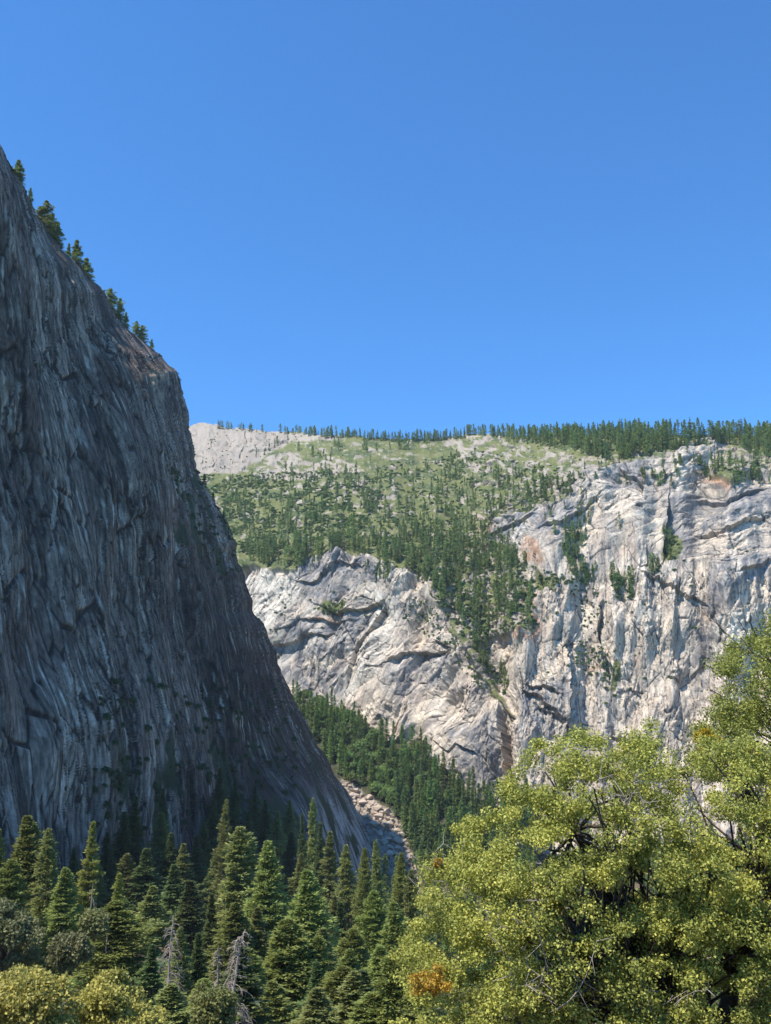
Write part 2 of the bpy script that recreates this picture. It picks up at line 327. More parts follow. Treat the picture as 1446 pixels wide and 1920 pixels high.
for q in BR: C = mixc(C, [.66, .59, .48], blur(inpoly(wu, wv, q).astype(float), 3) * np.clip(.75 - .8 * st, 0, .95))
OR = [[(974, 1008), (1017, 1015), (1020, 1055), (985, 1060)], [(974, 1100), (1000, 1105), (1012, 1180), (985, 1170)], [(950, 1178), (1005, 1172), (1010, 1205), (960, 1198)], [(1302, 888), (1380, 888), (1380, 900), (1310, 902)], [(590, 1150), (655, 1150), (655, 1158), (600, 1160)], [(1085, 1245), (1130, 1245), (1120, 1256)], [(890, 965), (930, 975), (925, 1000), (895, 1000)]]
og = np.zeros(UU.shape)
for q in OR: og = np.maximum(og, blur(inpoly(wu, wv, q).astype(float), 2))
C = mixc(C, [.50, .29, .17], og * np.clip(.75 + fbm(UU / 10, VV / 10, 3, 94), 0, 1))
def streak(ang, s):
    a, b = grain(ang, UU, VV, 75, 5.0, 8, s); a2, b2 = grain(ang + .08, UU, VV, 30, 2.4, 5, s + 3); a3, b3 = grain(ang - .05, UU, VV, 150, 14, 10, s + 6)
    return .55 * noise(a, b, s + 1) + .45 * noise(a2, b2, s + 2) + .6 * noise(a3, b3, s + 4)
sk = streak(math.radians(118), 200) * lw + streak(math.radians(88), 210) * (1 - lw) * (1 - .45 * arch) + streak(math.radians(-22), 220) * (1 - lw) * .55 * arch
patch = np.clip(.7 + 1.4 * fbm(UU / 45, VV / 45, 3, 230), .15, 1.5)
C = np.where((sk > 0)[..., None], mixc(C, [.68, .61, .50], np.clip(sk * 1.0 * patch, 0, .7) * cm), mixc(C, [.15, .14, .13], np.clip(-sk * .8 * patch, 0, .6) * cm))
kk_ = kL * lw + kR * wR + kA * wA
C = mixc(C, [.085, .08, .075], np.clip(kk_ * .85, 0, .85) * cm)  # joints darkened in the colour to imitate occlusion in the cracks
C = C * (1 + (.25 * fbm(UU / 5, VV / 9, 3, 98) + .12 * noise(UU / 2.6, VV / 3.2, 99)) * np.maximum(cm, .6 * outc))[..., None]
meadow = np.array([.150, .160, .056]); brush = np.array([.085, .11, .042]); dry = np.array([.22, .20, .10])
gm = mixc(np.broadcast_to(meadow, C.shape), brush, sstep(-.1, .35, fbm(UU / 34, VV / 13, 4, 95)))
gm = mixc(gm, dry, sstep(.0, .5, fbm(UU / 25, VV / 10, 4, 96)) * .45)
gm = mixc(gm, [.36, .33, .28], sstep(.45, .56, fbm(UU / 6, VV / 3.5, 3, 97)) * .6)
vegw = hill * (1 - np.clip(outc, 0, 1)) * (1 - slide)
GREEN = [[(585, 1132), (610, 1124), (655, 1130), (655, 1150), (610, 1146)], [(1000, 1070), (1050, 1080), (1040, 1110), (1000, 1100)], [(1244, 990), (1275, 990), (1280, 1030), (1250, 1057), (1240, 1040)], [(1140, 1290), (1150, 1230), (1165, 1240), (1155, 1290)]]
for q in GREEN: vegw = np.maximum(vegw, blur(inpoly(wu, wv, q).astype(float), 1))
rock_soil = mixc(C, [.29, .25, .20], (hill * np.clip(outc, 0, 1)) * .75)
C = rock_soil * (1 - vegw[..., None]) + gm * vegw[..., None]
C = mixc(C, [.34, .28, .22], slide * .8)
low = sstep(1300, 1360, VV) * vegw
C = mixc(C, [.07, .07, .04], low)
# close the far side of the ridge
back = P[0].copy(); rows = []
for q, (dy, dz) in enumerate([(60, -6), (200, -40), (600, -200)]): rows.append(back + np.array([0, dy, dz]))
PP = np.concatenate([np.array(rows[::-1]), P]); CC = np.concatenate([np.repeat(C[:1], 3, 0), C])
fc = gridfaces(PP.shape[0], PP.shape[1])
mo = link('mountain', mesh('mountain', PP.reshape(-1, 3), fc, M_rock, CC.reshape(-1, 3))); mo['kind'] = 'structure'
MP = P
def on_mountain(u, v):
    j = int(np.clip(round((u - MU[0]) / 1.15), 0, len(MU) - 1)); i = int(np.clip(round((v - ridge[j]) / (VB - ridge[j]) * (NV - 1)), 0, NV - 1))
    return MP[i, j], float(vegw[i, j]), float(cliffm[i, j]), float(outc[i, j])

# ================================================================== THE SHADED CLIFF ON THE LEFT
EDGE = [(-1700, -258), (-600, -250), (-330, -180), (-160, 0), (0, 268), (12, 290), (38, 330), (60, 370), (88, 430), (118, 470), (155, 500), (190, 545), (225, 600), (268, 640), (302, 665), (330, 697), (345, 745), (356, 798), (363, 860), (381, 900), (410, 950), (431, 985), (447, 1040), (459, 1080), (479, 1150), (513, 1220), (544, 1290), (575, 1350), (610, 1420), (643, 1477), (688, 1545), (706, 1580), (730, 1640), (745, 1700)]  # first points: unseen near end, crest shaped to throw shade over the forest
eu, ev = zip(*EDGE)
CVs = np.arange(-258, 1690, 1.3); NC = 780; NBK = 60
edge = np.interp(CVs, ev, eu) + 5.0 * facets(CVs / 34, CVs * 0, 4) + 1.8 * facets(CVs / 11, CVs * 0 + 3, 6)
sgrid = np.linspace(1, 0, NC); sgrid = .42 * sgrid + .58 * sgrid ** 5
CUU = edge[:, None] - (edge + 1760)[:, None] * sgrid[None]; CVV = np.broadcast_to(CVs[:, None], CUU.shape)
n0 = np.array([.93, -.28, .24]); n0 /= np.linalg.norm(n0)
P0 = at(0, 1400, 450); dd = n0 @ P0
X, Y, Z = ray(CUU, CVV); T = dd / (n0[0] * X + n0[1] * Y + n0[2] * Z)
# roll the face away at its right-hand end, push the foot out
dist = (edge[:, None] - CUU)
T = T * (1 + .10 * np.exp(-dist / 28.0))
T = T * (1 + .05 * fbm(CUU / 260, CVV / 500, 2, 101))
foot = sstep(1380, 1640, CVV); T = T * (1 - .045 * foot * sstep(400, 50, dist))
CPn = np.stack([X * T, Y * T, Z * T], -1)
# a back side that turns away behind the skyline
E = CPn[:, -1]; outd = unit(np.array([-.15, .98, -.05])); tb = (np.linspace(0, 1, NBK + 1)[1:]) ** 2
bk = E[:, None] + tb[None, :, None] * 260 * outd + (tb[None, :, None] ** 1.3) * np.array([-140, 0, -60.])
CPn = np.concatenate([CPn, bk], 1)
CUU = np.concatenate([CUU, edge[:, None] + tb[None] * 200], 1); CVV = np.broadcast_to(CVs[:, None], CUU.shape)
cn = gridnormals(CPn); cn *= np.sign(cn[800, 600] @ n0); cn = np.stack([blur(cn[..., q], 8) for q in range(3)], -1); cn[:, :NC - 20] = n0; cn = np.stack([blur(cn[..., q], 6) for q in range(3)], -1); cn /= np.linalg.norm(cn, axis=-1, keepdims=True)

sx = CPn @ unit(np.array([.28, .93, 0])); sz = CPn[..., 2]              # metres along the face, metres up
sx2 = sx + sz * .08 * sstep(150, -100, sz) - .02 * sz
def crelief(a, b, s):
    wx = a + 2 * fbm(a / 80, b / 150, 2, s); wz = b + 5 * fbm(a / 80 + 5, b / 130, 2, s + 1)
    rough = np.clip(.5 + 1.7 * fbm(a / 38, b / 55, 3, s + 15), .08, 1.1)
    h1, e1, r1 = blocks(wx / 18, wz / 75, s, 1.1); t1 = (r1 - .5) * .12 + .02
    h2, e2, r2 = blocks((wx + t1 * wz) / 6.0, (wz - t1 * wx) / 42, s + 3, 1.2); t2 = t1 + (r2 - .5) * .16
    h3, e3, r3 = blocks((wx + t2 * wz) / 2.7, (wz - t2 * wx) / 20, s + 5, 1.3)
    h4, e4, r4 = blocks((wx + t2 * wz) / 1.5, (wz - t2 * wx) / 9, s + 7, 1.3)
    fc = 0
    for q, (rt, la, lb, am) in enumerate([(.03, 42, 190, 4.6), (-.03, 19, 90, 3.2), (t1 + .03, 8, 44, 1.9), (t2 - .06, 4.2, 19, 1.2), (t2 + .1, 2.3, 9, .7)]):
        fc = fc + am * facets((wx + rt * wz) / la, (wz - rt * wx) / lb, s + 60 + q) * (rough if q > 1 else 1)
    val = .40 * (r1 - .5) + .55 * (r2 - .5) + .65 * (r3 - .5) * (.35 + .65 * rough) + .55 * (r4 - .5) * (.3 + .7 * rough)
    line = np.maximum.reduce([sstep(.05, .02, e1) * (r1 > .25), sstep(.12, .05, e2) * (r2 > .3), sstep(.22, .09, e3) * (r3 > .5) * rough])
    st_ = 2.2 * h1 + (1.2 * h2 + .8 * h3 + .35 * h4) * rough - 2.0 * line
    for _ in range(2): st_[:, 2:-2] = (st_[:, :-4] + 2 * st_[:, 1:-3] + 3 * st_[:, 2:-2] + 2 * st_[:, 3:-1] + st_[:, 4:]) / 9; st_[1:-1] = (st_[:-2] + 2 * st_[1:-1] + st_[2:]) / 4
    return fc + st_, val, r2, r3, line
ch, cval, c2, c3, ckk = crelief(sx2, sz, 110)
soft = 1 - .75 * sstep(1300, 1420, CVV) * sstep(260, 60, edge[:, None] - CUU)          # the smooth slabs near the foot
soft = np.where(CUU > edge[:, None], .5, soft)
soft = soft * (.3 + .7 * sstep(2, 45, np.abs(edge[:, None] - CUU))); CPn = CPn + cn * ((ch - ch[:, :NC].mean() - 1.5) * soft)[..., None]
stk = fbm(sx2 / 2.6, sz / 60, 4, 130) + .6 * fbm(sx2 / 9, sz / 140, 3, 131)
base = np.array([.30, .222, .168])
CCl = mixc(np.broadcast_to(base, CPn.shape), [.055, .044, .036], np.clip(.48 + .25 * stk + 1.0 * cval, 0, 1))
CCl = mixc(CCl, [.49, .385, .31], np.clip(.5 * fbm(sx2 / 5, sz / 45, 3, 132) - .25 - 1.3 * cval, 0, 1) * .9)
rust = sstep(.0, .5, fbm(sx / 60, sz / 100, 3, 133) + .55 * sstep(140, 0, CUU) * sstep(800, 1000, CVV) * sstep(1450, 1250, CVV) + .25 * inpoly(CUU, CVV, [(0, 750), (90, 750), (110, 900), (40, 950), (0, 900)]))
CCl = mixc(CCl, [.15, .10, .078], rust * .65)
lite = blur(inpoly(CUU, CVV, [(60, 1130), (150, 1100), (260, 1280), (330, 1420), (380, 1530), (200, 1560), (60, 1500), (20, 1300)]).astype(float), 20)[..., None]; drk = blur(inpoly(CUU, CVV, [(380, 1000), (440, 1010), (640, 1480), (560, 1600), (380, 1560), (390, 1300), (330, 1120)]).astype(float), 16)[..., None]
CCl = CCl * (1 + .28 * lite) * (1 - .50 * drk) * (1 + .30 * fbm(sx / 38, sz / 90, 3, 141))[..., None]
CCl = mixc(CCl, [.035, .03, .028], np.clip(ckk, 0, .92))  # joint lines: dark lichen, plus crack occlusion put into the colour
ln_ = np.abs(noise(sx2 / 3.4, sz / 38, 151)); ln2 = np.abs(noise(sx2 / 1.9 + sz / 30, sz / 16, 152)); ln3 = np.abs(noise(sx2 / 6.5 - sz / 40, sz / 55, 153))
fine = np.maximum.reduce([sstep(.13, .03, ln_), .8 * sstep(.11, .02, ln2), sstep(.07, .02, ln3)]) * np.clip(.6 + 1.4 * fbm(sx / 25, sz / 60, 3, 154), 0, 1)
CCl = mixc(CCl, [.03, .026, .024], .35 * fine)  # thin black shadow lines painted into the rock colour for contrast
CCl = mixc(CCl, [.60, .52, .42], .55 * sstep(.28, .5, noise(sx2 / 2.6, sz / 22, 155)) * np.clip(.4 + 1.6 * fbm(sx / 30, sz / 50, 3, 156), 0, 1))
CCl = CCl * (1 + .45 * fbm(sx / 1.8, sz / 6, 3, 139) + .5 * noise(sx2 / 1.5, sz / 14, 138) + .35 * noise(sx2 / .9, sz / 5, 134))[..., None]
CCl = mixc(CCl, [.48, .36, .25], blur(inpoly(CUU + 6 * fbm(CUU / 10, CVV / 30, 2, 135), CVV + 0., [(292, 690), (308, 690), (312, 775), (305, 780), (296, 730)]).astype(float), 3) * np.clip(.5 + 2 * fbm(sx / 4, sz / 25, 3, 160), 0, .6))  # rib on the shoulder catching the sun, painted as a pale patch
CCl = mixc(CCl, [.46, .43, .39], sstep(1440, 1560, CVV) * sstep(150, 40, edge[:, None] - CUU) * np.clip(.5 + fbm(sx / 6, sz / 20, 3, 136), 0, 1))  # sunlight on the slab foot, put into the colour as a paler tone
mossy = sstep(.1, .35, fbm(sx / 22, sz / 40, 4, 137)) * np.maximum(sstep(1280, 1450, CVV) * sstep(330, 200, np.abs(CUU - 470)), inpoly(CUU, CVV, [(375, 870), (400, 900), (440, 985), (455, 1060), (400, 1080), (340, 1010), (330, 960)]) * .9)
CCl = mixc(CCl, [.045, .06, .03], mossy)
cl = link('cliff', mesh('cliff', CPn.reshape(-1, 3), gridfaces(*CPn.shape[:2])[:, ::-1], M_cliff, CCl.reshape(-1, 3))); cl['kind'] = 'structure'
def on_cliff(u, v):
    i = int(np.clip(round((v - CVs[0]) / 1.3), 0, len(CVs) - 1)); j = int(np.argmin(np.abs(CUU[i, :NC] - u))); return CPn[i, j]
def on_crest(v, back=0.0):
    i = int(np.clip(round((v - CVs[0]) / 1.3), 0, len(CVs) - 1)); return CPn[i, NC - 1 + int(back)]

# ================================================================== THE NEAR SLOPE AND VALLEY FLOOR
def ground_z(x, y):
    p = np.interp(y, [-60, 0, 12, 25, 80, 150, 250, 400, 600, 900, 1300], [-8, 1.7, 6.5, 11, 31, 51, 75, 100, 117, 124, 126])
    side = -.21 * np.clip(x, -400, 40) * sstep(10, 120, y) + .10 * np.clip(x - 40, 0, 400) * sstep(10, 120, y)
    return -p + side
gy = np.concatenate([np.linspace(-60, 100, 120), np.linspace(101, 1300, 380)]); gx = np.linspace(-1, 1, 420)
GXX = np.broadcast_to(gx[None] ** 3 * 700 + gx[None] * 130, (len(gy), len(gx))); GYY = np.broadcast_to(gy[:, None], GXX.shape)
GZ = ground_z(GXX, GYY) + (1.2 * fbm(GXX / 18, GYY / 18, 5, 140)) * sstep(8, 60, GYY) + .25 * fbm(GXX / 3, GYY / 3, 3, 141)
gc = mixc(np.broadcast_to(np.array([.17, .12, .085]), GXX.shape + (3,)), [.06, .065, .03], sstep(-.2, .3, fbm(GXX / 14, GYY / 14, 4, 142)))
gc = mixc(gc, [.07, .085, .035], sstep(.05, .3, fbm(GXX / 40, GYY / 40, 4, 145)) * .8)
gc = mixc(gc, [.32, .25, .19], sstep(.3, .55, fbm(GXX / 9, GYY / 9, 4, 143)))
gr_ = link('ground', mesh('ground', np.stack([GXX, GYY, GZ], -1).reshape(-1, 3), gridfaces(*GXX.shape), M_ground, gc.reshape(-1, 3), True)); gr_['kind'] = 'structure'

# ================================================================== CONIFERS
def conifer_crown(seed, H, R, nb, per, tl, tw, h0=.12, power=.8, droop=18, gaps=.25, tint=(.075, .10, .035), ragged=.3, flat=.4):
    r = np.random.RandomState(seed)
    h = h0 + (1 - h0) * np.sort(r.rand(nb) ** .9); az_ = r.rand(nb) * 6.283
    q = (1 - h) / (1 - h0)
    keep = (noise(az_ * 2.3, h * 20, seed) > -gaps * 1.2 + .0 * h) | (q < .12)
    ln = R * np.minimum(1, (q ** power) * 1.04 + .02) * (1 - ragged * r.rand(nb)) * np.where(keep, 1, .45)
    ln *= 1 + .34 * noise(h * 17 + seed, az_ * 1.9, seed + 1)
    el = np.radians(-droop + (droop + 46) * h ** 1.9 + r.randn(nb) * 11)
    ln *= 1 + .38 * noise(h * 5 + seed, np.cos(az_) * 1.3 + np.sin(az_), seed + 3)
    ln *= 1 + .22 * np.cos(az_ - r.rand() * 6.28) + .16 * np.cos(2 * az_ + 9 * h)
    k = np.repeat(np.arange(nb), per); t = r.rand(nb * per) ** .62
    L = ln[k]; d = np.stack([np.cos(az_[k]) * np.cos(el[k]), np.sin(az_[k]) * np.cos(el[k]), np.sin(el[k])], 1)
    side = np.stack([-np.sin(az_[k]), np.cos(az_[k]), np.zeros(len(k))], 1)
    sg = r.choice([-1, 1], len(k)); sp = r.rand(len(k)) * .42 * (1 - t * .75) * L
    pos = d * (t * L)[:, None] + side * (sg * sp)[:, None]
    pos[:, 2] += h[k] * H * .985 - .10 * L * t ** 2 + .10 * L * np.maximum(t - .75, 0) - sp * .15
    pos += r.randn(len(k), 3) * tl * .18
    td = unit(d * (.65 + .6 * r.rand(len(k)))[:, None] + side * (sg * (.3 + .7 * r.rand(len(k))))[:, None] + r.randn(len(k), 3) * .38 + np.array([0, 0, .05]))
    sv = unit(np.cross(td, r.randn(len(k), 3) * flat + np.array([0, 0, 1.])))
    s_ = .65 + .7 * r.rand(len(k))
    c = 2.3 * np.asarray(tint) * np.array([.95, 1, .85]) * (0.72 + .5 * r.rand(len(k)))[:, None] * (1 + .28 * (t - .5))[:, None]
    c = c * (1 + np.array([.25, .05, -.1]) * (r.rand(len(k)) > .88)[:, None])
    V, Fc, Cc = rhombs(pos, td, sv, tl * s_ * (.55 + .45 * np.minimum(1, L / (.35 * R))), tw * s_, c)
    return V, Fc, Cc, (h, az_, el, ln)
def conifer_trunk(H, R, info, seed, k=7, branches=True):
    tb_ = Tubes(); r = np.random.RandomState(seed); n = 8; f = np.linspace(0, 1, n); r0 = H * .0125 + .1
    off = np.cumsum(r.randn(n, 2) * H * .0012, 0); off -= off[0]
    tb_.add(np.column_stack([off, f * H * .99 - 1.5 * (f == 0)]), r0 * (1 - f) ** .8 + .03, k)
    if branches:
        h, az_, el, ln = info
        for i in range(0, len(h), 3):
            d = np.array([math.cos(az_[i]) * math.cos(el[i]), math.sin(az_[i]) * math.cos(el[i]), math.sin(el[i])]); z = np.array([0, 0, h[i] * H * .985])
            tt_ = np.array([0, .5, .9]) * ln[i]; tb_.add(z + d * tt_[:, None] - np.array([[0, 0, 0], [0, 0, .02], [0, 0, .09]]) * ln[i], np.array([.09, .05, .02]) * H / 35, 3)
    return tb_
PROTO = []
# near variants: unit-height-independent, built at their real size and scaled per tree
SPEC = [  # H, R, nb, per, tl, tw, h0, power, droop, gaps, tint, ragged
 (36, 7.4, 560, 50, .74, .24, .06, .86, 12, .30, (.125, .138, .048), .34),
 (34, 6.2, 460, 48, .72, .22, .08, .92, 22, .55, (.128, .138, .056), .45),
 (33, 5.4, 230, 54, .75, .22, .10, .95, 10, .20, (.160, .170, .052), .50),
 (38, 8.8, 640, 50, .76, .25, .04, .72, 10, .40, (.118, .132, .042), .32),
 (30, 4.6, 340, 44, .66, .22, .08, 1.12, 20, .35, (.064, .084, .036), .40),  # darkest needles, tint lowered to deepen the shade at the cliff foot
 (36, 6.6, 480, 48, .74, .23, .05, .68, 24, .70, (.132, .140, .056), .52),
 (22, 4.6, 120, 60, .60, .20, .22, .55, 6, .9, (.105, .125, .045), .75),
 (22, 3.0, 150, 50, .55, .18, .12, .80, 14, .8, (.090, .115, .045), .65),
]
def make_proto(i, j=0):
    H, R, nb, per, tl, tw, h0, pw, dr, gp, tint, rg = SPEC[i]
    V, Fc, Cc, info = conifer_crown(200 + i + 20 * j, H, R, nb, per, tl, tw, h0, pw, dr, gp, tint, rg, flat=.8)
    return mesh('crown', V, Fc, M_needle, Cc), conifer_trunk(H, R, info, 300 + i + 20 * j).mesh('trunk', M_bark), H, R
PROTO = [make_proto(i) for i in range(len(SPEC))]; PROTO2 = [make_proto(i, 1) for i in range(6)]; NT = [0]
def near_tree(u, v, D, kind, width, label, group=None, H=None, rz=None, name='fir_tree'):
    """a conifer whose tip shows at photo pixel (u,v) when it stands D metres away; width in pixels at its widest"""
    tip = at(u, v, D); g_ = float(ground_z(tip[0], tip[1]))
    if H is None: H = max(8.0, tip[2] - g_)
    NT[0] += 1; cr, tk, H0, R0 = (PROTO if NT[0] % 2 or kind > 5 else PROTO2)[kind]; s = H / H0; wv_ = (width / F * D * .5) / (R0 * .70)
    root = bpy.data.objects.new(name, None); COL.objects.link(root)
    root.location = (float(tip[0]), float(tip[1]), float(tip[2] - H)); root.scale = (wv_, wv_, s)
    root.rotation_euler.z = rz if rz is not None else (u * 1.7 + v) % 6.28
    root.rotation_euler.x = .03 * math.sin(u * 3.1); root.rotation_euler.y = .03 * math.cos(u * 2.3 + v)
    link('crown', cr, root); link('trunk', tk, root)
    return tag(root, label, 'tree', group)
NEAR = [
 (5, 1553, 262, 0, 66, 'dark green fir cut by the left border of the photo, below the shaded cliff'),
 (60, 1527, 262, 0, 112, 'dense pointed fir in sunlight at far left, tallest of its clump'),
 (99, 1553, 250, 5, 66, 'grey-green ragged fir right beside the tallest one at far left'),
 (171, 1540, 262, 2, 62, 'sparse layered fir with bright yellow-green tiers and a bare lower trunk'),
 (228, 1637, 235, 2, 60, 'small open-topped fir with bright tiers in front of the darkest shade'),
 (213, 1688, 205, 3, 150, 'broad dense olive cedar with a wide rounded skirt above the yellow oaks'),
 (288, 1770, 175, 4, 62, 'narrow young fir with a pointed tip, left of the leaning grey snag top'),
 (343, 1738, 180, 1, 66, 'pointed green fir just right of the grey snag, taller of a pair'),
 (369, 1750, 184, 4, 58, 'shorter partner of the pointed fir right of the grey snag'),
 (400, 1674, 300, 4, 46, 'small blue-green fir standing by itself in the deep shade'),
 (424, 1499, 400, 5, 46, 'bottle-brush fir with a shaggy sunlit top against the black shade'),
 (455, 1548, 300, 5, 112, 'tall shaggy fir with forked ragged top beside the black shade'),
 (503, 1575, 290, 0, 112, 'tall conical olive fir, right neighbour of the shaggy forked one'),
 (572, 1630, 250, 0, 132, 'symmetrical pointed fir in mid forest with its tip against the black shade'),
 (536, 1722, 190, 3, 170, 'very broad olive fir with a dark straight trunk showing low in the forest'),
 (590, 1495, 560, 5, 36, 'slim fir standing highest against the grey slab at the cliff foot'),
 (573, 1526, 545, 4, 30, 'very narrow fir left of the slim one at the cliff foot'),
 (599, 1542, 520, 4, 38, 'narrow fir directly under the slim one at the cliff foot'),
 (619, 1558, 470, 1, 60, 'conical fir in front of the lower end of the grey slab'),
 (657, 1583, 430, 5, 56, 'tall narrow fir overlapping the pale lit foot of the slab'),
 (688, 1590, 420, 0, 58, 'dark fir below the pale lit slab, second in its row'),
 (711, 1575, 460, 1, 50, 'slender fir just left of the pale boulder slide'),
 (746, 1598, 380, 0, 66, 'broad fir in front of the lower boulder slide'),
 (770, 1628, 330, 5, 60, 'ragged fir squeezed against the left side of the oak crown'),
 (626, 1678, 330, 1, 56, 'small pointed fir in front of the right tip of the black shade'),
 (645, 1690, 300, 4, 60, 'short pointed fir, right neighbour of the one at the shade tip'),
 (700, 1668, 300, 3, 90, 'rounded olive fir in the middle of the forest left of the oak'),
 (740, 1690, 260, 0, 100, 'olive fir pressed close to the left flank of the oak'),
 (607, 1740, 215, 1, 110, 'ragged fir just right of the symmetrical pointed one, lower down'),
 (665, 1740, 225, 3, 110, 'soft rounded fir low in the forest between the oak and the ragged fir'),
 (712, 1775, 200, 0, 120, 'wide olive fir low in the forest beside the oak leaves'),
 (758, 1790, 175, 5, 100, 'ragged fir half hidden behind the oak near its orange clump'),
 (640, 1812, 165, 3, 150, 'broad low fir near the bottom of the forest, in front of the rounded ones'),
 (700, 1860, 140, 0, 150, 'wide fir at the lower border of the photo left of the orange clump'),
 (590, 1850, 140, 1, 130, 'green fir at the lower border of the photo, third tree right of the big snag'),
 (505, 1838, 150, 0, 120, 'green fir at the lower border just right of the big bleached snag'),
 (385, 1835, 130, 3, 120, 'low green fir between the two bleached snags at the bottom'),
 (325, 1845, 125, 1, 120, 'low green fir under the leaning grey snag at the bottom'),
 (256, 1848, 120, 4, 80, 'small green fir between the yellow oaks at the bottom'),
 (445, 1690, 235, 0, 110, 'olive fir rising behind the top of the big bleached snag'),
 (490, 1700, 240, 1, 90, 'olive fir between the big snag and the symmetrical pointed fir'),
 (25, 1610, 235, 3, 100, 'bushy fir filling the left border under the dense pointed one'),
 (120, 1625, 240, 0, 90, 'dark half-shaded fir with a leaning bare trunk at far left'),
]
for u_, v_, D_, k_, w_, lab in NEAR: near_tree(u_, v_, D_, k_, w_, lab)
rr = random.Random(5)
FILL = scatter_px = []
for i in range(4000):
    if len(FILL) >= 30: break
    D_ = rr.uniform(130, 330); u_ = rr.uniform(-20, 790); p_ = at(u_, 1600, D_); g_ = float(ground_z(p_[0], D_)); Ht = rr.uniform(14, 27)
    x_, y_, z_ = ray(u_, 1400); v_ = CV - F * ((((g_ + Ht) / D_) * CP - SP) / (CP + ((g_ + Ht) / D_) * SP))
    if v_ < np.interp(u_, [0, 200, 400, 620, 700, 790], [1640, 1740, 1780, 1730, 1700, 1690]) or v_ > 1880: continue
    if u_ < 320: continue
    if any(abs(u_ - q[0]) < 26 and abs(D_ - q[2]) < 22 for q in FILL + [n_[:3] for n_ in NEAR]): continue
    FILL.append((u_, v_, D_))
    near_tree(u_, v_, D_, rr.choice([0, 1, 3, 3, 5, 4]), rr.uniform(9, 13) * F / D_ * .9, 'one of the many lower olive firs that fill the slope between the taller named ones'.replace('named ', ''), 'lower firs filling the near slope')
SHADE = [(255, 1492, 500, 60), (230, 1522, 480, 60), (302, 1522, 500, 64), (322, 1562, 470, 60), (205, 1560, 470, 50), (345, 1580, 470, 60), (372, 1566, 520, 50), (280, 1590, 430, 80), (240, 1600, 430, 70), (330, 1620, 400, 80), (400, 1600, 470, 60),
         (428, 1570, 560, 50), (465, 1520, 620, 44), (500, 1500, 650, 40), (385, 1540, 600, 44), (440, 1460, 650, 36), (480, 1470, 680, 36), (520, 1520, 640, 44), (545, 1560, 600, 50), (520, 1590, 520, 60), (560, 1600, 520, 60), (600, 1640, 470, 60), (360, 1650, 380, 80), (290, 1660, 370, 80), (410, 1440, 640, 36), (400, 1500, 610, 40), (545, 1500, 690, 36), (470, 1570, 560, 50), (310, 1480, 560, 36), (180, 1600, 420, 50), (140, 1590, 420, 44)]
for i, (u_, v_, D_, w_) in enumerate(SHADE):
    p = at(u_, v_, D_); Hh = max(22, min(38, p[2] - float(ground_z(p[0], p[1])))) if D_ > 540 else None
    near_tree(u_, v_, D_, [4, 4, 1][i % 3], w_, 'nearly black fir in the deep shade at the foot of the left cliff', 'firs in the shade of the left cliff', H=Hh)  # mostly the darkest crown: part of the shade is put into the tint

# ------------------------------------------------------------------ distant tree meshes
def far_proto(name, seed, H, R, nb, per, tl, tw, power, tint, h0=.1, ragged=.4, trunk=True, gaps=.35):
    V, Fc, Cc, info = conifer_crown(seed, H, R, nb, per, tl, tw, h0, power, 12, gaps, 1.65 * np.array(tint), ragged, flat=.8)
    if trunk:
        tb_ = conifer_trunk(H, R, info, seed, 4, False); tv = np.concatenate(tb_.V); tf = np.concatenate(tb_.F)
        Fc = np.concatenate([Fc, tf + len(V)]); Cc = np.concatenate([Cc, np.tile([.16, .13, .11], (len(tv), 1))]); V = np.concatenate([V, tv])
    return (V, Fc, Cc)
def round_proto(seed, R, n, size, tint):
    r = np.random.RandomState(seed); nc = 14; c = unit(r.randn(nc, 3)) * R * .62 * np.array([1, 1, .7]); c[:, 2] = np.abs(c[:, 2]) + R * .35
    k = r.randint(0, nc, n); o = unit(r.randn(n, 3)); o[:, 2] = np.where(o[:, 2] < -.3, -o[:, 2], o[:, 2]); pos = c[k] + o * R * .42 * (.8 + .3 * r.rand(n))[:, None]
    td = unit(np.cross(o, r.randn(n, 3))); sv = unit(np.cross(td, o + r.randn(n, 3) * .4)); cc = 2.3 * np.asarray(tint) * (.75 + .5 * r.rand(n))[:, None]
    return rhombs(pos, td, sv, size * (.7 + .6 * r.rand(n)), size * .7, cc)
FARP = [far_proto('f', 400 + i, 28, R, nb, per, 1.7, .85, pw, tint) for i, (R, nb, per, pw, tint) in enumerate([
    (4.0, 60, 10, .75, (.060, .085, .036)), (3.1, 52, 10, .9, (.052, .078, .038)), (4.8, 60, 11, .6, (.066, .088, .036)), (2.6, 44, 9, .8, (.056, .074, .034)), (3.6, 48, 9, .55, (.074, .094, .040))])]
VALP = [far_proto('v', 430 + i, 32, R, nb, per, 1.5, .7, pw, tint) for i, (R, nb, per, pw, tint) in enumerate([
    (4.6, 110, 12, .7, (.050, .074, .026)), (3.8, 100, 12, .85, (.044, .068, .028)), (5.2, 110, 12, .6, (.056, .080, .026)), (3.4, 90, 12, .75, (.060, .078, .030))])]
DEADP = far_proto('d', 450, 26, 1.6, 22, 4, 1.4, .14, .6, (.30, .27, .24), .2)
BUSHP = [round_proto(470 + i, 3.2, 230, 1.25, t_) for i, t_ in enumerate([(.065, .105, .035), (.05, .085, .035), (.085, .13, .04)])]
OAKP = [round_proto(480 + i, 6.0, 420, 1.7, t_) for i, t_ in enumerate([(.055, .085, .026), (.070, .10, .030)])]
FARM = [mesh('pine_tree', *p[:2], M_needle, p[2]) for p in FARP]; VALM = [mesh('fir_tree', *p[:2], M_needle, p[2]) for p in VALP]
OAKM = [mesh('broadleaf_tree', *p[:2], M_needle, p[2]) for p in OAKP]; BUSHM = [mesh('bush', *p[:2], M_needle, p[2]) for p in BUSHP]
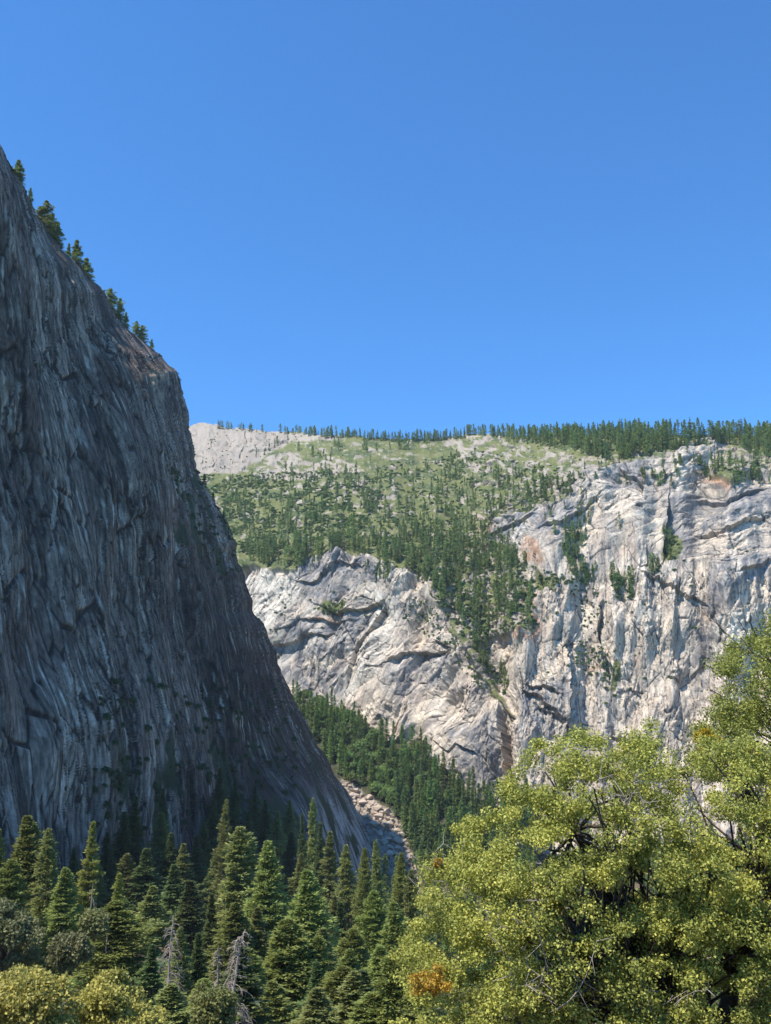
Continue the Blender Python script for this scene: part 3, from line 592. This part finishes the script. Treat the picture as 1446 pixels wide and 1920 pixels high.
DEADM = mesh('dead_tree', *DEADP[:2], M_dead, DEADP[2])
class Mass:
    def __init__(s): s.V = []; s.F = []; s.C = []; s.n = 0
    def add(s, proto, loc, rz, sx_, sz_, tint=1.0):
        V, Fc, Cc = proto; c, q = math.cos(rz), math.sin(rz)
        W = np.column_stack([(V[:, 0] * c - V[:, 1] * q) * sx_, (V[:, 0] * q + V[:, 1] * c) * sx_, V[:, 2] * sz_]) + loc
        s.V.append(W.astype(np.float32)); s.F.append(Fc + s.n); s.C.append(Cc * tint); s.n += len(V)
    def make(s, name, m):
        o = link(name, mesh(name, np.concatenate(s.V), np.concatenate(s.F), m, np.concatenate(s.C))); o['kind'] = 'stuff'; return o

# ------------------------------------------------------------------ trees over the mountain
R_ = random.Random(11)
def scatter(poly, n, mind, test=None):
    us = [p[0] for p in poly]; vs = [p[1] for p in poly]; out = []; tries = 0; cell = {}
    while len(out) < n and tries < n * 60:
        tries += 1; u = R_.uniform(min(us), max(us)); v = R_.uniform(min(vs), max(vs))
        if not bool(inpoly(np.array(u), np.array(v), poly)): continue
        if test and not test(u, v): continue
        kx, ky = int(u / mind), int(v / mind); bad = False
        for a in (-1, 0, 1):
            for b in (-1, 0, 1):
                for (x, y) in cell.get((kx + a, ky + b), ()):
                    if (x - u) ** 2 + ((y - v) * 1.6) ** 2 < mind * mind: bad = True
        if bad: continue
        cell.setdefault((kx, ky), []).append((u, v)); out.append((u, v))
    return out
TREES = []     # (u, v, height m, zone)
def nz(u, v, s, sc_, th): return float(fbm(np.array(u / sc_), np.array(v / sc_ * 1.8), 3, s)) > th
for i in range(520):
    u = 395 + (1460 - 395) * R_.random()
    if u < 560 and R_.random() < .55: continue
    TREES.append((u, float(np.interp(u, MU, ridge)) + R_.uniform(1, 6), R_.uniform(9, 25), 'ridge'))
for u, v in scatter([(925, 818), (1470, 818), (1470, 868), (1350, 832), (1290, 836), (1216, 852), (1150, 866), (1050, 840), (960, 832)], 520, 3.4, lambda u, v: nz(u, v, 540, 20, -.22)): 
    if 1270 < u < 1330 and v < 830 and R_.random() < .7: continue
    TREES.append((u, v, R_.choice([R_.uniform(9, 16), R_.uniform(16, 30)]), 'upper'))
for u, v in [(597, 845), (600, 852), (607, 848), (620, 857), (622, 846), (628, 832), (634, 833), (585, 843), (636, 838), (752, 836), (757, 838), (762, 838), (766, 836), (748, 838), (706, 838), (687, 843), (731, 836), (694, 862), (612, 860), (586, 850), (683, 838), (797, 825), (800, 826), (560, 840), (505, 838), (515, 834), (520, 830), (495, 846), (480, 852), (540, 822), (1241, 901), (1236, 900), (1247, 898), (1163, 989), (1100, 1004), (1091, 1002), (1260, 905)]:
    TREES.append((u, v + 6, R_.uniform(14, 27), 'lone'))
belt = [(400, 905), (470, 900), (560, 885), (640, 880), (760, 890), (800, 870), (850, 850), (930, 880), (1060, 905), (1100, 912), (1060, 932), (1000, 950), (930, 972), (905, 1003), (960, 1020), (975, 1060), (820, 1110), (760, 1068), (700, 1040), (650, 1030), (560, 1045), (545, 1068), (460, 1052), (440, 1000)]
for u, v in scatter(belt, 760, 3.2, lambda u, v: nz(u, v, 500, 24, .06 - (v - 960) / 700) or R_.random() < .05): TREES.append((u, v, R_.choice([R_.uniform(9, 16), R_.uniform(14, 27)]), 'belt'))
for u, v in scatter([(455, 1030), (700, 1025), (760, 1055), (700, 1050), (640, 1045), (545, 1068), (455, 1060)], 75, 5): TREES.append((u, v, R_.uniform(22, 34), 'rim'))
for u, v in scatter([(740, 1000), (900, 1000), (1000, 1060), (1000, 1170), (900, 1195), (950, 1300), (925, 1290), (870, 1190), (815, 1110), (745, 1060)], 190, 5.5, lambda u, v: nz(u, v, 503, 26, -.12)): TREES.append((u, v, R_.uniform(15, 32), 'gully'))
for poly, n in [([(1142, 1085), (1189, 1085), (1189, 1122), (1160, 1122)], 22), ([(1066, 1064), (1118, 1068), (1115, 1095), (1075, 1095)], 18), ([(1029, 1000), (1099, 1000), (1100, 1052), (1060, 1050)], 26), ([(1082, 965), (1116, 968), (1112, 980), (1085, 982)], 7),
                ([(690, 1070), (735, 1060), (745, 1095), (700, 1098)], 16), ([(1244, 985), (1275, 990), (1270, 1040), (1245, 1057)], 10), ([(1310, 870), (1446, 868), (1446, 888), (1300, 890)], 20), ([(1200, 1060), (1250, 1065), (1230, 1080)], 8)]:
    for u, v in scatter(poly, n, 4): TREES.append((u, v, R_.uniform(11, 24), 'ledge'))
for u, v in scatter([(900, 960), (1000, 925), (1100, 880), (1216, 846), (1300, 836), (1446, 875), (1446, 905), (1300, 905), (1230, 900), (1120, 930), (1000, 985), (920, 1020)], 85, 5, lambda u, v: nz(u, v, 545, 20, -.05)): TREES.append((u, v, R_.uniform(8, 20), 'ledge'))
def bush(u, v, s=None): TREES.append((u, v, s or R_.uniform(2.5, 6), 'bush'))
LAB = {'ridge': ('small dark pine on the distant ridge line against the blue sky', 'pines along the distant ridge line'),
       'upper': ('blue-green pine in the dense stand just under the ridge above the pale dome', 'pines in the stand under the ridge'),
       'lone': ('pine standing alone or in a small knot on the open upper slope', 'scattered pines on the open upper slope'),
       'belt': ('slim pine in the loose wood halfway up the green mountain slope', 'pines in the wood across the mountain slope'),
       'rim': ('tall pine on the green rim directly above the pale striped cliff', 'pines on the rim of the pale cliff'),
       'gully': ('dark pine in the steep rocky gully between the two pale rock walls', 'pines in the gully between the rock walls'),
       'ledge': ('dark pine clinging to a ledge of the pale rock wall', 'pines on ledges of the pale rock wall')}
order = sorted(range(len(TREES)), key=lambda i: -TREES[i][2] / MP[NV // 2, 300, 1] * (1 + .3 * (TREES[i][1] - 800) / 300) - (5 if TREES[i][3] in ('lone', 'ledge') else 0))
mass = Mass(); nind = 0
for i in order:
    u, v, H, zone = TREES[i]; p, vg, cf, oc = on_mountain(u, v)
    if p is None: continue
    k = R_.randrange(5); s = H / 28; sx_ = s ** .7 * R_.uniform(.8, 1.2); dead = zone in ('belt', 'rim') and R_.random() < .12
    loc = p - np.array([0, 0, .8])
    if nind < 300 and not dead:
        o = link('pine_tree', FARM[k], None, loc, R_.uniform(0, 6.28), (sx_, sx_, s)); tag(o, LAB[zone][0], 'tree', LAB[zone][1]); nind += 1
    else: mass.add(DEADP if dead else FARP[k], loc, R_.uniform(0, 6.28), sx_, s, 1.0 if dead else R_.uniform(.85, 1.2))
mass.make('hillside_forest', M_needle)
# brush
bm_ = Mass()
def badd(u, v, s, kind=None, proto=BUSHP):
    p, vg, cf, oc = on_mountain(u, v); bm_.add(proto[kind if kind is not None else R_.randrange(len(proto))], p - np.array([0, 0, .5]), R_.uniform(0, 6.28), s, s * R_.uniform(.7, 1.1), R_.uniform(.8, 1.2))
for u, v in scatter([(372, 888), (460, 892), (560, 885), (680, 885), (720, 930), (680, 1000), (560, 1040), (450, 1040), (400, 960)], 1900, 2.2, lambda u, v: nz(u, v, 510, 30, -.08)): badd(u, v, R_.uniform(.4, 1.15))
for u, v in scatter([(680, 880), (800, 860), (880, 840), (1110, 900), (1000, 950), (900, 1000), (800, 1080), (700, 1030)], 1300, 2.4, lambda u, v: nz(u, v, 511, 24, -.02)): badd(u, v, R_.uniform(.3, 1.0))
for u, v in scatter([(400, 800), (1446, 815), (1446, 860), (1100, 900), (700, 900), (400, 890)], 420, 4, lambda u, v: on_mountain(u, v)[1] > .5): badd(u, v, R_.uniform(.25, .6))
for u, v in scatter([(400, 795), (640, 815), (540, 830), (450, 885), (370, 885)], 130, 4): badd(u, v, R_.uniform(.3, .7))
for u, v in scatter([(760, 1060), (900, 1010), (1000, 1060), (1005, 1170), (905, 1200), (945, 1300), (925, 1290), (860, 1180)], 420, 4): badd(u, v, R_.uniform(.5, 1.3))
for poly, n in [([(585, 1130), (655, 1130), (655, 1150), (600, 1148)], 40), ([(745, 1140), (800, 1120), (850, 1190), (930, 1305), (890, 1290), (830, 1210), (760, 1170)], 150), ([(1091, 1092), (1125, 1095), (1130, 1190), (1145, 1280), (1080, 1250), (1095, 1180)], 110), ([(1120, 1240), (1170, 1235), (1165, 1262), (1130, 1290)], 22),
                ([(1244, 985), (1280, 990), (1275, 1040), (1245, 1057)], 40), ([(1305, 866), (1446, 868), (1446, 888), (1300, 890)], 60), ([(1000, 1060), (1110, 1080), (1100, 1110), (1005, 1100)], 70), ([(520, 1080), (545, 1080), (520, 1230), (500, 1230)], 18), ([(1140, 1085), (1190, 1085), (1175, 1130), (1150, 1125)], 24), ([(960, 1180), (1400, 1000), (1446, 1200), (1100, 1350)], 60), ([(560, 1060), (740, 1060), (820, 1150), (600, 1200)], 40)]:
    for u, v in scatter(poly, n, 2.5): badd(u, v, R_.uniform(.3, .85))
bm_.make('brush', M_needle)

# ------------------------------------------------------------------ the forest in the side valley
VAL = [(540, 1300), (600, 1325), (640, 1340), (690, 1372), (730, 1402), (792, 1408), (815, 1455), (860, 1490), (910, 1515), (1000, 1510), (1000, 1655), (790, 1655), (768, 1590), (730, 1525), (680, 1480), (630, 1462), (590, 1400), (545, 1330)]
pts = sorted(scatter(VAL, 360, 9.0), key=lambda p: p[1]); nv = 0; vm = Mass(); vis = [p for p in pts]
R_.shuffle(vis); broad = 0
for u, v in vis:
    p = on_mountain(u, v)[0]; H = R_.uniform(22, 40) * (0.8 if v < 1345 else 1)
    if (nz(u, v, 520, 34, .28)) or (abs(u - 700) < 50 and abs(v - 1440 - (u - 700) * .6) < 22 and R_.random() < .7):
        s = R_.uniform(1.0, 1.7); o = link('broadleaf_tree', OAKM[R_.randrange(2)], None, p - np.array([0, 0, -2.0]), R_.uniform(0, 6.28), (s, s, s * 1.2)); tag(o, 'bright green rounded broadleaf tree among the dark firs of the side valley', 'tree', 'bright broadleaf trees in the side valley'); continue
    lab = ('dark fir in the forest strip between the pale cliff foot and the boulder slide', 'firs in the side valley') if v < 1520 else ('dark fir low in the side valley near the boulder slide and the oak', 'firs low in the side valley')
    s = H / 32; sx_ = s ** .8 * R_.uniform(.8, 1.15)
    if nv < 215: o = link('fir_tree', VALM[R_.randrange(4)], None, p - np.array([0, 0, 1]), R_.uniform(0, 6.28), (sx_, sx_, s)); tag(o, lab[0], 'tree', lab[1]); nv += 1
    else: vm.add(VALP[R_.randrange(4)], p - np.array([0, 0, 1]), R_.uniform(0, 6.28), sx_, s)
if vm.n: vm.make('valley_forest', M_needle)
# forest on the floor between the mountain foot and the near trees
fm = Mass()
for i in range(760):
    y = R_.uniform(300 if i % 3 else 420, 900); x = R_.uniform(-.06 if y > 420 else .1, .75) * y
    z = float(ground_z(x, y)); u = CU + F * x / y
    if u < 640 + (y - 420) * .2: continue
    fm.add(VALP[R_.randrange(4)], np.array([x, y, z - 1]), R_.uniform(0, 6.28), R_.uniform(.7, 1.1), R_.uniform(.6, 1.0), 1.15)
fm.make('valley_floor_forest', M_needle)

# ------------------------------------------------------------------ boulders of the slide
def boulder_mesh(seed):
    import bmesh
    r = np.random.RandomState(seed); b = bmesh.new()
    pts_ = r.randn(16, 3); pts_ = pts_ / np.linalg.norm(pts_, axis=1)[:, None] * np.array([1, .85, .6]) * (.85 + .3 * r.rand(16))[:, None]
    vs = [b.verts.new(p) for p in pts_]; bmesh.ops.convex_hull(b, input=vs)
    bmesh.ops.bevel(b, geom=b.edges[:], offset=.06, segments=1, affect='EDGES')
    me = bpy.data.meshes.new('boulder'); b.to_mesh(me); b.free(); me.materials.append(M_boulder); return me
BM = [boulder_mesh(i) for i in range(7)]
for i, (u, v) in enumerate(scatter([(632, 1466), (680, 1486), (730, 1528), (768, 1590), (775, 1640), (735, 1620), (700, 1550), (650, 1490)], 120, 6.0)):
    p = on_mountain(u, v)[0]; s = R_.choice([1.6, 2.2, 3.0, 4.2, 5.5]); o = link('boulder', BM[i % 7], None, p + np.array([0, -1, s * .25]), R_.uniform(0, 6.28), (s, s * .9, s)); o.rotation_euler.x = R_.uniform(-.3, .3)
    tag(o, 'tan granite boulder lying in the rockslide between the cliff foot and the fir strip', 'boulder', 'boulders of the rockslide')

# ================================================================== TREES ON THE CREST OF THE LEFT CLIFF
CREST = [(36, 300, 28, 0, 'first lone fir on the skyline of the shaded cliff, near its top'), (58, 352, 22, 3, 'thin fir half hidden on the cliff skyline below the top one'), (87, 376, 62, 2, 'yellowish open-crowned pine, tallest on the cliff skyline'),
         (99, 400, 64, 3, 'slim pine with a pale bare trunk beside the tallest skyline pine'), (109, 416, 54, 1, 'dark conical fir below the two tall skyline pines'), (130, 456, 30, 3, 'small pale fir left of the dark pair on the cliff skyline'),
         (145, 450, 46, 1, 'dark fir with a pointed tip, halfway down the cliff skyline'), (163, 484, 44, 0, 'yellow-green fir right below the dark pointed skyline fir'), (196, 543, 14, 3, 'tiny fir on the cliff skyline above the bushy round-topped pine'),
         (209, 542, 50, 2, 'bushy round-topped pine on the lower cliff skyline'), (226, 559, 48, 3, 'slender fir touching the bushy round-topped skyline pine'), (237, 585, 32, 3, 'small thin fir under the slender one on the cliff skyline'),
         (257, 602, 36, 4, 'open fir, left of the pair near the cliff corner'), (267, 610, 34, 2, 'dense dark fir, right of the pair near the cliff corner'), (285, 636, 26, 3, 'small lone fir on the cliff corner'), (300, 663, 14, 4, 'tiny shrubby fir lowest on the upper skyline'),
         (384, 890, 34, 1, 'dark fir on the shaded rim below the cliff corner'), (400, 925, 26, 0, 'squat dark fir on the shaded rim, second from the corner'), (420, 955, 20, 3, 'small dark fir on the shaded rim, lowest of three')]
for u, v, hp, k, lab in CREST:
    ue = float(np.interp(v + hp, ev, eu)); vb = float(np.interp(u, eu, ev)) ; vb = max(vb, v + hp * .85)
    base_ = on_crest(vb, 0); D = base_[1] + 3; tipp = at(u, v, D); H = max(6, tipp[2] - base_[2] + 2)
    kk = {0: 7, 1: 7, 2: 6, 3: 7, 4: 6}[k]; H *= 1.3; wd_ = H * {0: .40, 1: .34, 2: .46, 3: .28, 4: .4}[k]; crm, tkm, H0, R0 = PROTO[kk]; root = bpy.data.objects.new('pine_tree', None); COL.objects.link(root)
    root.location = (float(tipp[0]), float(D), float(tipp[2] - H)); root.scale = (wd_ * .5 / (R0 * .66), wd_ * .5 / (R0 * .66), H / H0); root.rotation_euler.z = R_.uniform(0, 6)
    link('crown', crm, root); link('trunk', tkm, root); tag(root, lab, 'tree', 'trees on the cliff skyline')
sm = Mass()
for i in range(70):
    v = R_.uniform(300, 1060); p = on_crest(v, R_.randint(0, 6)); sm.add(BUSHP[R_.randrange(3)], p - np.array([0, 0, .8]), R_.uniform(0, 6), R_.uniform(.2, .5), R_.uniform(.2, .5))
for i in range(520):
    u = R_.uniform(180, 560); v = R_.uniform(1280, 1560)
    if u > np.interp(v, ev, eu) - 20 or not nz(u, v, 530, 40, .05 + (0 if u > 360 else .15)): continue
    sm.add(BUSHP[1], on_cliff(u, v) , R_.uniform(0, 6), R_.uniform(.4, 1.0), R_.uniform(.5, 1.2), .8)
for i in range(90):
    v = R_.uniform(880, 1080); u = np.interp(v, ev, eu) - R_.uniform(2, 60) ; sm.add(BUSHP[1], on_cliff(u, v), R_.uniform(0, 6), R_.uniform(.3, .8), R_.uniform(.4, .9), .8)
sm.make('cliff_brush', M_needle)

# ================================================================== DEAD SNAGS
def snag(tip_px, D, base_v, label, seed, lean=0.0, nb=46, bl=3.2):
    r = np.random.RandomState(seed); tip = at(*tip_px, D); bz = at(tip_px[0], base_v, D)[2]; H = tip[2] - bz
    root = bpy.data.objects.new('dead_tree', None); COL.objects.link(root); root.location = (float(tip[0] - lean), float(D), float(bz))
    n = 12; f = np.linspace(0, 1, n); tk = Tubes(); cx = lean * f ** 1.5 + np.cumsum(r.randn(n)) * .06; cy = np.cumsum(r.randn(n)) * .06
    cen = np.column_stack([cx, cy, f * H]); tk.add(cen, .26 * (1 - f) ** .7 * H / 20 + .05, 8)
    br = Tubes()
    for i in range(nb):
        h = .12 + .86 * r.rand(); p0 = np.array([np.interp(h, f, cx), np.interp(h, f, cy), h * H]); a = r.rand() * 6.283; L = bl * (1.05 - h) ** .55 * (.5 + .7 * r.rand()); t = np.linspace(0, 1, 6)
        drop = L * (.5 + .9 * r.rand()); d = np.array([math.cos(a), math.sin(a), 0])
        pts_ = p0 + d * (L * np.sin(t * 1.5))[:, None] + np.column_stack([0 * t, 0 * t, .25 * L * t - drop * t ** 2.2]) + np.cumsum(r.randn(6, 3) * .05, 0)
        br.add(pts_, .055 * (1 - t * .75), 4)
        for j in range(5):
            q = r.randint(2, 5); e_ = pts_[q]; dr_ = unit(r.randn(3) * .6 + d * .6 + np.array([0, 0, -.6])); l2 = L * .35 * (.4 + r.rand()); s3 = np.linspace(0, 1, 3)
            br.add(e_ + dr_ * (l2 * s3)[:, None] + np.column_stack([0 * s3, 0 * s3, -.3 * l2 * s3 ** 2]), .038 * (1 - s3 * .6), 3)
    link('trunk', tk.mesh('trunk', M_dead), root); link('bare_branches', br.mesh('bare_branches', M_dead), root); tag(root, label, 'dead tree')
snag((326, 1716), 165, 1885, 'grey dead conifer with drooping bare branches on its leaning top', 1, .4, 60, 2.9)
snag((464, 1742), 120, 1960, 'big bleached dead conifer with pale drooping twigs near the bottom', 2, 1.8, 95, 3.1)
snag((411, 1775), 140, 1900, 'small thin grey dead conifer left of the big bleached one', 3, .0, 40, 1.7)
snag((176, 1655), 225, 1770, 'pale dead trunk with arched bare limbs under the sparse layered fir', 4, .3, 20, 3.0)
snag((202, 1712), 200, 1800, 'short grey dead top just left of the broad olive cedar', 5, .0, 14, 1.5)

# ================================================================== BROADLEAF TREES
def leafcloud(r, cen, rad, per, size, tint, tint2, up=.35):
    n = len(cen) * per; k = np.repeat(np.arange(len(cen)), per); d = unit(r.randn(n, 3)); rr_ = r.rand(n) ** .45
    pos = cen[k] + d * (rad[k] * rr_)[:, None] * np.array([1, 1, .72])
    nrm_ = unit(d * .5 + r.randn(n, 3) * .75 + np.array([0, 0, up])); td = unit(np.cross(nrm_, r.randn(n, 3))); sv = np.cross(nrm_, td)
    cl_ = r.rand(len(cen))[k]; m = np.clip(.5 * cl_ + .6 * (r.rand(n) - .25), 0, 1)[:, None]
    c = 1.6 * (np.asarray(tint) * (1 - m) + np.asarray(tint2) * m) * (.75 + .5 * r.rand(n))[:, None]
    s = size * (.6 + .8 * r.rand(n)); return rhombs(pos, td, sv, s, s * .62, c)
def broadleaf(name, poly, D, depth, nclump, rad, per, size, base_uv, label, seed, tint, tint2, bare=0, mist=(), trunk_r=.3, base_D=None, hole=0.0, group=None, fill=.0, edgebias=.35):
    """crown clumps fill the volume whose outline, as seen from the viewpoint, is poly; it is as deep as it is wide"""
    r = np.random.RandomState(seed); us = [p[0] for p in poly]; vs = [p[1] for p in poly]
    G = 6; gu_ = np.arange(min(us) - 60, max(us) + 61, G); gv_ = np.arange(min(vs) - 60, max(vs) + 61, G); A, B = np.meshgrid(gu_, gv_); ins = inpoly(A, B, poly)
    dm = np.zeros(A.shape); cur = ins.copy(); px = 0
    while cur.any() and px < 60:
        px += 1; dm += cur; nx = cur.copy(); nx[1:] &= cur[:-1]; nx[:-1] &= cur[1:]; nx[:, 1:] &= cur[:, :-1]; nx[:, :-1] &= cur[:, 1:]; cur = nx
    dm *= G; dmax = dm.max()
    cen = []
    while len(cen) < nclump:
        i = r.randint(0, A.shape[0]); j = r.randint(0, A.shape[1])
        if not ins[i, j]: continue
        u = A[i, j] + r.uniform(-3, 3); v = B[i, j] + r.uniform(-3, 3); q = min(1, dm[i, j] / (dmax * .75)); hd = depth * math.sqrt(max(.02, 1 - (1 - q) ** 2))
        # clumps sit mostly in the outer shell, as in a real crown, and gather into boughs with gaps between
        s_ = r.uniform(-1, 1); s_ = math.copysign(abs(s_) ** edgebias, s_)
        if r.rand() < .6: s_ = -abs(s_)
        if float(fbm(np.array(u / 75. + s_ * .6), np.array(v / 55.), 3, seed)) < hole - .35 * (r.rand()): continue
        cen.append(at(u, v, D + s_ * hd))
    cen = np.array(cen); rd = rad * (.65 + .7 * r.rand(nclump))
    bx_, bz_ = at(*base_uv, base_D or D)[[0, 2]]; bpt = np.array([bx_, base_D or D, bz_])
    root = bpy.data.objects.new(name, None); COL.objects.link(root); root.location = bpt.tolist(); off = bpt
    V, Fc, Cc = leafcloud(r, cen - off, rd, per, size, tint, tint2)
    link('crown', mesh('crown', V, Fc, M_leaf, Cc), root)
    # limbs: bundle the clumps into a few boughs, each bough grows from the trunk
    tk = Tubes(); tw_ = Tubes(); mid = cen.mean(0) - off; ntr = np.array([0, 0, 0.]); t = np.linspace(0, 1, 7)[:, None]
    fork = mid * np.array([.55, .55, .45]); wob = r.randn(7, 3) * trunk_r * .35; wob[0] = 0
    tr = ntr + (fork - ntr) * t + wob; tk.add(tr, trunk_r * (1 - .45 * t[:, 0]), 10)
    link('trunk', tk.mesh('trunk', M_oakbark), root)
    lb = Tubes(); nl = 11; ctr = cen[r.choice(len(cen), nl, False)] - off
    ctr = mid + (ctr - mid) * .72
    for c in ctr:
        w_ = np.cumsum(r.randn(7, 3), 0) * trunk_r * .28; w_[0] = 0; pts_ = tr[-1] + (c - tr[-1]) * t + w_ + np.array([0, 0, 1.]) * (np.sin(t * 3.14) * .03 * np.linalg.norm(c - tr[-1])); lb.add(pts_, trunk_r * .5 * (1 - t[:, 0]) + trunk_r * .09, 7)
        near = np.argsort(np.linalg.norm(cen - off - c, axis=1))[:max(6, nclump // 14)]
        for q in near[::2]:
            s0 = pts_[r.randint(3, 7)]; e0 = cen[q] - off; w2 = np.cumsum(r.randn(5, 3), 0) * .05 * np.linalg.norm(e0 - s0); w2[0] = 0; t5 = np.linspace(0, 1, 5)[:, None]; lb.add(s0 + (e0 - s0) * t5 + w2, trunk_r * .12 * (1 - .8 * t5[:, 0]) + .006, 4)
    link('limbs', lb.mesh('limbs', M_oakbark), root)
    for (bu, bv, bD, bn, bl_) in (bare or ()):
        tw_ = Tubes()
        p0 = at(bu, bv, bD) - off; hub0 = at(bu + 25, bv + 70, bD + .5) - off
        for i in range(bn):
            hub = hub0 + r.randn(3) * bl_ * .3; e_ = p0 + r.randn(3) * np.array([1, .5, .6]) * bl_; t6 = np.linspace(0, 1, 6)[:, None]; w2 = np.sin(t6 * 3.0) * r.randn(3) * .16 * bl_ + np.sin(t6 * 6.3) * r.randn(3) * .05 * bl_; pts_ = hub + (e_ - hub) * t6 + w2; tw_.add(pts_, .011 * (1 - .7 * t6[:, 0]) * D / 22, 4)
            for j in range(5):
                q = pts_[r.randint(1, 6)]; e2 = q + r.randn(3) * bl_ * .28; tw_.add(q + (e2 - q) * np.linspace(0, 1, 3)[:, None], np.array([.008, .006, .003]) * D / 22, 3)
        link('bare_twigs', tw_.mesh('bare_twigs', M_twig), root)
    for (mu, mv, mD, mr, mt) in mist:
        cc = at(mu, mv, mD) - off; nn = 16; mc = cc + r.randn(nn, 3) * mr * .5 * np.array([.8, .6, 1]); V, Fc, Cc = leafcloud(r, mc, np.full(nn, mr * .42), 150, size * .85, mt, np.asarray(mt) * 1.25)
        o = link('dry_foliage', mesh('dry_foliage', V, Fc, M_leaf, Cc), root); o['label'] = 'clump of orange-yellow foliage hanging in the green crown'
    return tag(root, label, 'tree', group)
OAK = [(735, 1960), (748, 1850), (742, 1785), (785, 1735), (760, 1690), (800, 1645), (788, 1625), (850, 1600), (835, 1560), (900, 1525), (945, 1505), (950, 1450), (985, 1425), (1000, 1398), (1060, 1385), (1110, 1368), (1175, 1392), (1188, 1340), (1215, 1336), (1232, 1390), (1290, 1395), (1360, 1380), (1446, 1400), (1700, 1460), (1800, 1700), (1750, 2050), (1300, 2120), (850, 2080)]
broadleaf('oak_tree', OAK, 24, 4.2, 1850, .30, 240, .062, (1290, 2300), 'large sunlit live oak with yellow-green leaves filling the lower right corner', 21, (.125, .138, .030), (.38, .35, .078),
          bare=[(1150, 1480, 20.6, 16, .75), (1010, 1680, 20.2, 12, .6), (1000, 1800, 20.0, 14, .7), (830, 1640, 22, 8, .6), (1200, 1850, 20, 10, .7)],
          mist=[(815, 1845, 20.3, .34, (.25, .15, .022)), (1040, 1690, 20.2, .22, (.24, .17, .02)), (822, 1620, 22.2, .09, (.24, .15, .025))], trunk_r=.34, base_D=25, hole=.0)
OAK2 = [(1328, 1290), (1345, 1240), (1378, 1205), (1400, 1212), (1430, 1160), (1500, 1100), (1700, 1050), (1850, 1200), (1850, 1500), (1500, 1560), (1380, 1480), (1300, 1440), (1285, 1385), (1330, 1340)]
broadleaf('oak_tree', OAK2, 31, 4, 640, .42, 210, .075, (1640, 2100), 'darker green live oak rising behind the big one at the right border', 22, (.11, .135, .03), (.29, .29, .06),
          mist=[(1325, 1392, 27.5, .36, (.24, .18, .015))], trunk_r=.3, hole=-.05)
OAK3 = [(-60, 1960), (-60, 1850), (0, 1838), (30, 1822), (62, 1816), (98, 1832), (120, 1850), (138, 1880), (140, 1970)]
broadleaf('oak_tree', OAK3, 78, 4, 260, .75, 150, .26, (40, 2080), 'yellow-green oak crown in the lower left corner', 23, (.17, .165, .04), (.42, .36, .09), trunk_r=.3)
OAK4 = [(130, 1970), (140, 1880), (165, 1850), (198, 1828), (225, 1822), (240, 1850), (265, 1870), (300, 1895), (305, 1970)]
broadleaf('oak_tree', OAK4, 84, 3.5, 230, .75, 150, .26, (215, 2080), 'yellow-tinged oak crown at the bottom, right of the corner one', 24, (.17, .165, .04), (.40, .35, .09), trunk_r=.3)
OAK5 = [(-50, 1800), (-50, 1710), (0, 1690), (40, 1712), (70, 1735), (78, 1765), (60, 1800), (20, 1815)]
broadleaf('oak_tree', OAK5, 165, 6, 190, 1.3, 120, .5, (15, 1850), 'grey-green rounded oak at the left border below the firs', 25, (.10, .11, .045), (.19, .18, .08), trunk_r=.5)
OAK6 = [(98, 1800), (103, 1765), (130, 1752), (160, 1758), (166, 1785), (150, 1808), (120, 1815)]
broadleaf('oak_tree', OAK6, 160, 2.8, 100, 1.0, 130, .45, (132, 1832), 'small grey-green rounded oak on the soil slope beside the broad cedar', 26, (.10, .105, .045), (.2, .18, .07), trunk_r=.3)
OAK7 = [(152, 1742), (158, 1718), (178, 1708), (196, 1716), (198, 1745), (175, 1760)]
broadleaf('oak_tree', OAK7, 190, 2.8, 70, 1.0, 120, .45, (176, 1765), 'small olive oak under the sparse layered fir', 27, (.10, .11, .04), (.18, .17, .06), trunk_r=.25)
OAK8 = [(365, 1900), (375, 1850), (400, 1835), (425, 1850), (440, 1900), (430, 1960), (370, 1960)]
broadleaf('oak_tree', OAK8, 110, 3, 110, .8, 130, .33, (400, 2010), 'olive oak at the bottom just left of the big bleached snag', 28, (.10, .115, .035), (.2, .19, .06), trunk_r=.25)
# brush on the near slope
nb_ = Mass()
for i in range(420):
    y = R_.uniform(90, 420); x = R_.uniform(-.5, .05) * y; s = R_.uniform(.25, .8) * (1 if y > 150 else .7)
    nb_.add(BUSHP[R_.randrange(3)], np.array([x, y, float(ground_z(x, y)) - .3]), R_.uniform(0, 6), s, s * .8, R_.uniform(.9, 1.6))
nb_.make('undergrowth', M_needle)

# ================================================================== THE AIR
hv = mesh('haze', np.array([[x, y, z] for z in (-420, 1150) for x, y in ((-1500, -120), (2600, -120), (2600, 4200), (-1500, 4200))], float), np.array([[0, 3, 2, 1], [4, 5, 6, 7], [0, 1, 5, 4], [1, 2, 6, 5], [2, 3, 7, 6], [3, 0, 4, 7]]), M_rock)
hm = bpy.data.materials.new('haze'); hm.use_nodes = True; hn = hm.node_tree; hn.nodes.clear(); ho = hn.nodes.new('ShaderNodeOutputMaterial'); hp_ = hn.nodes.new('ShaderNodeVolumePrincipled')
hp_.inputs['Color'].default_value = (.80, .88, 1.0, 1); hp_.inputs['Density'].default_value = 0.000035; hn.links.new(hp_.outputs[0], ho.inputs['Volume'])
hv.materials.clear(); hv.materials.append(hm); ho_ = link('haze', hv); ho_['kind'] = 'stuff'
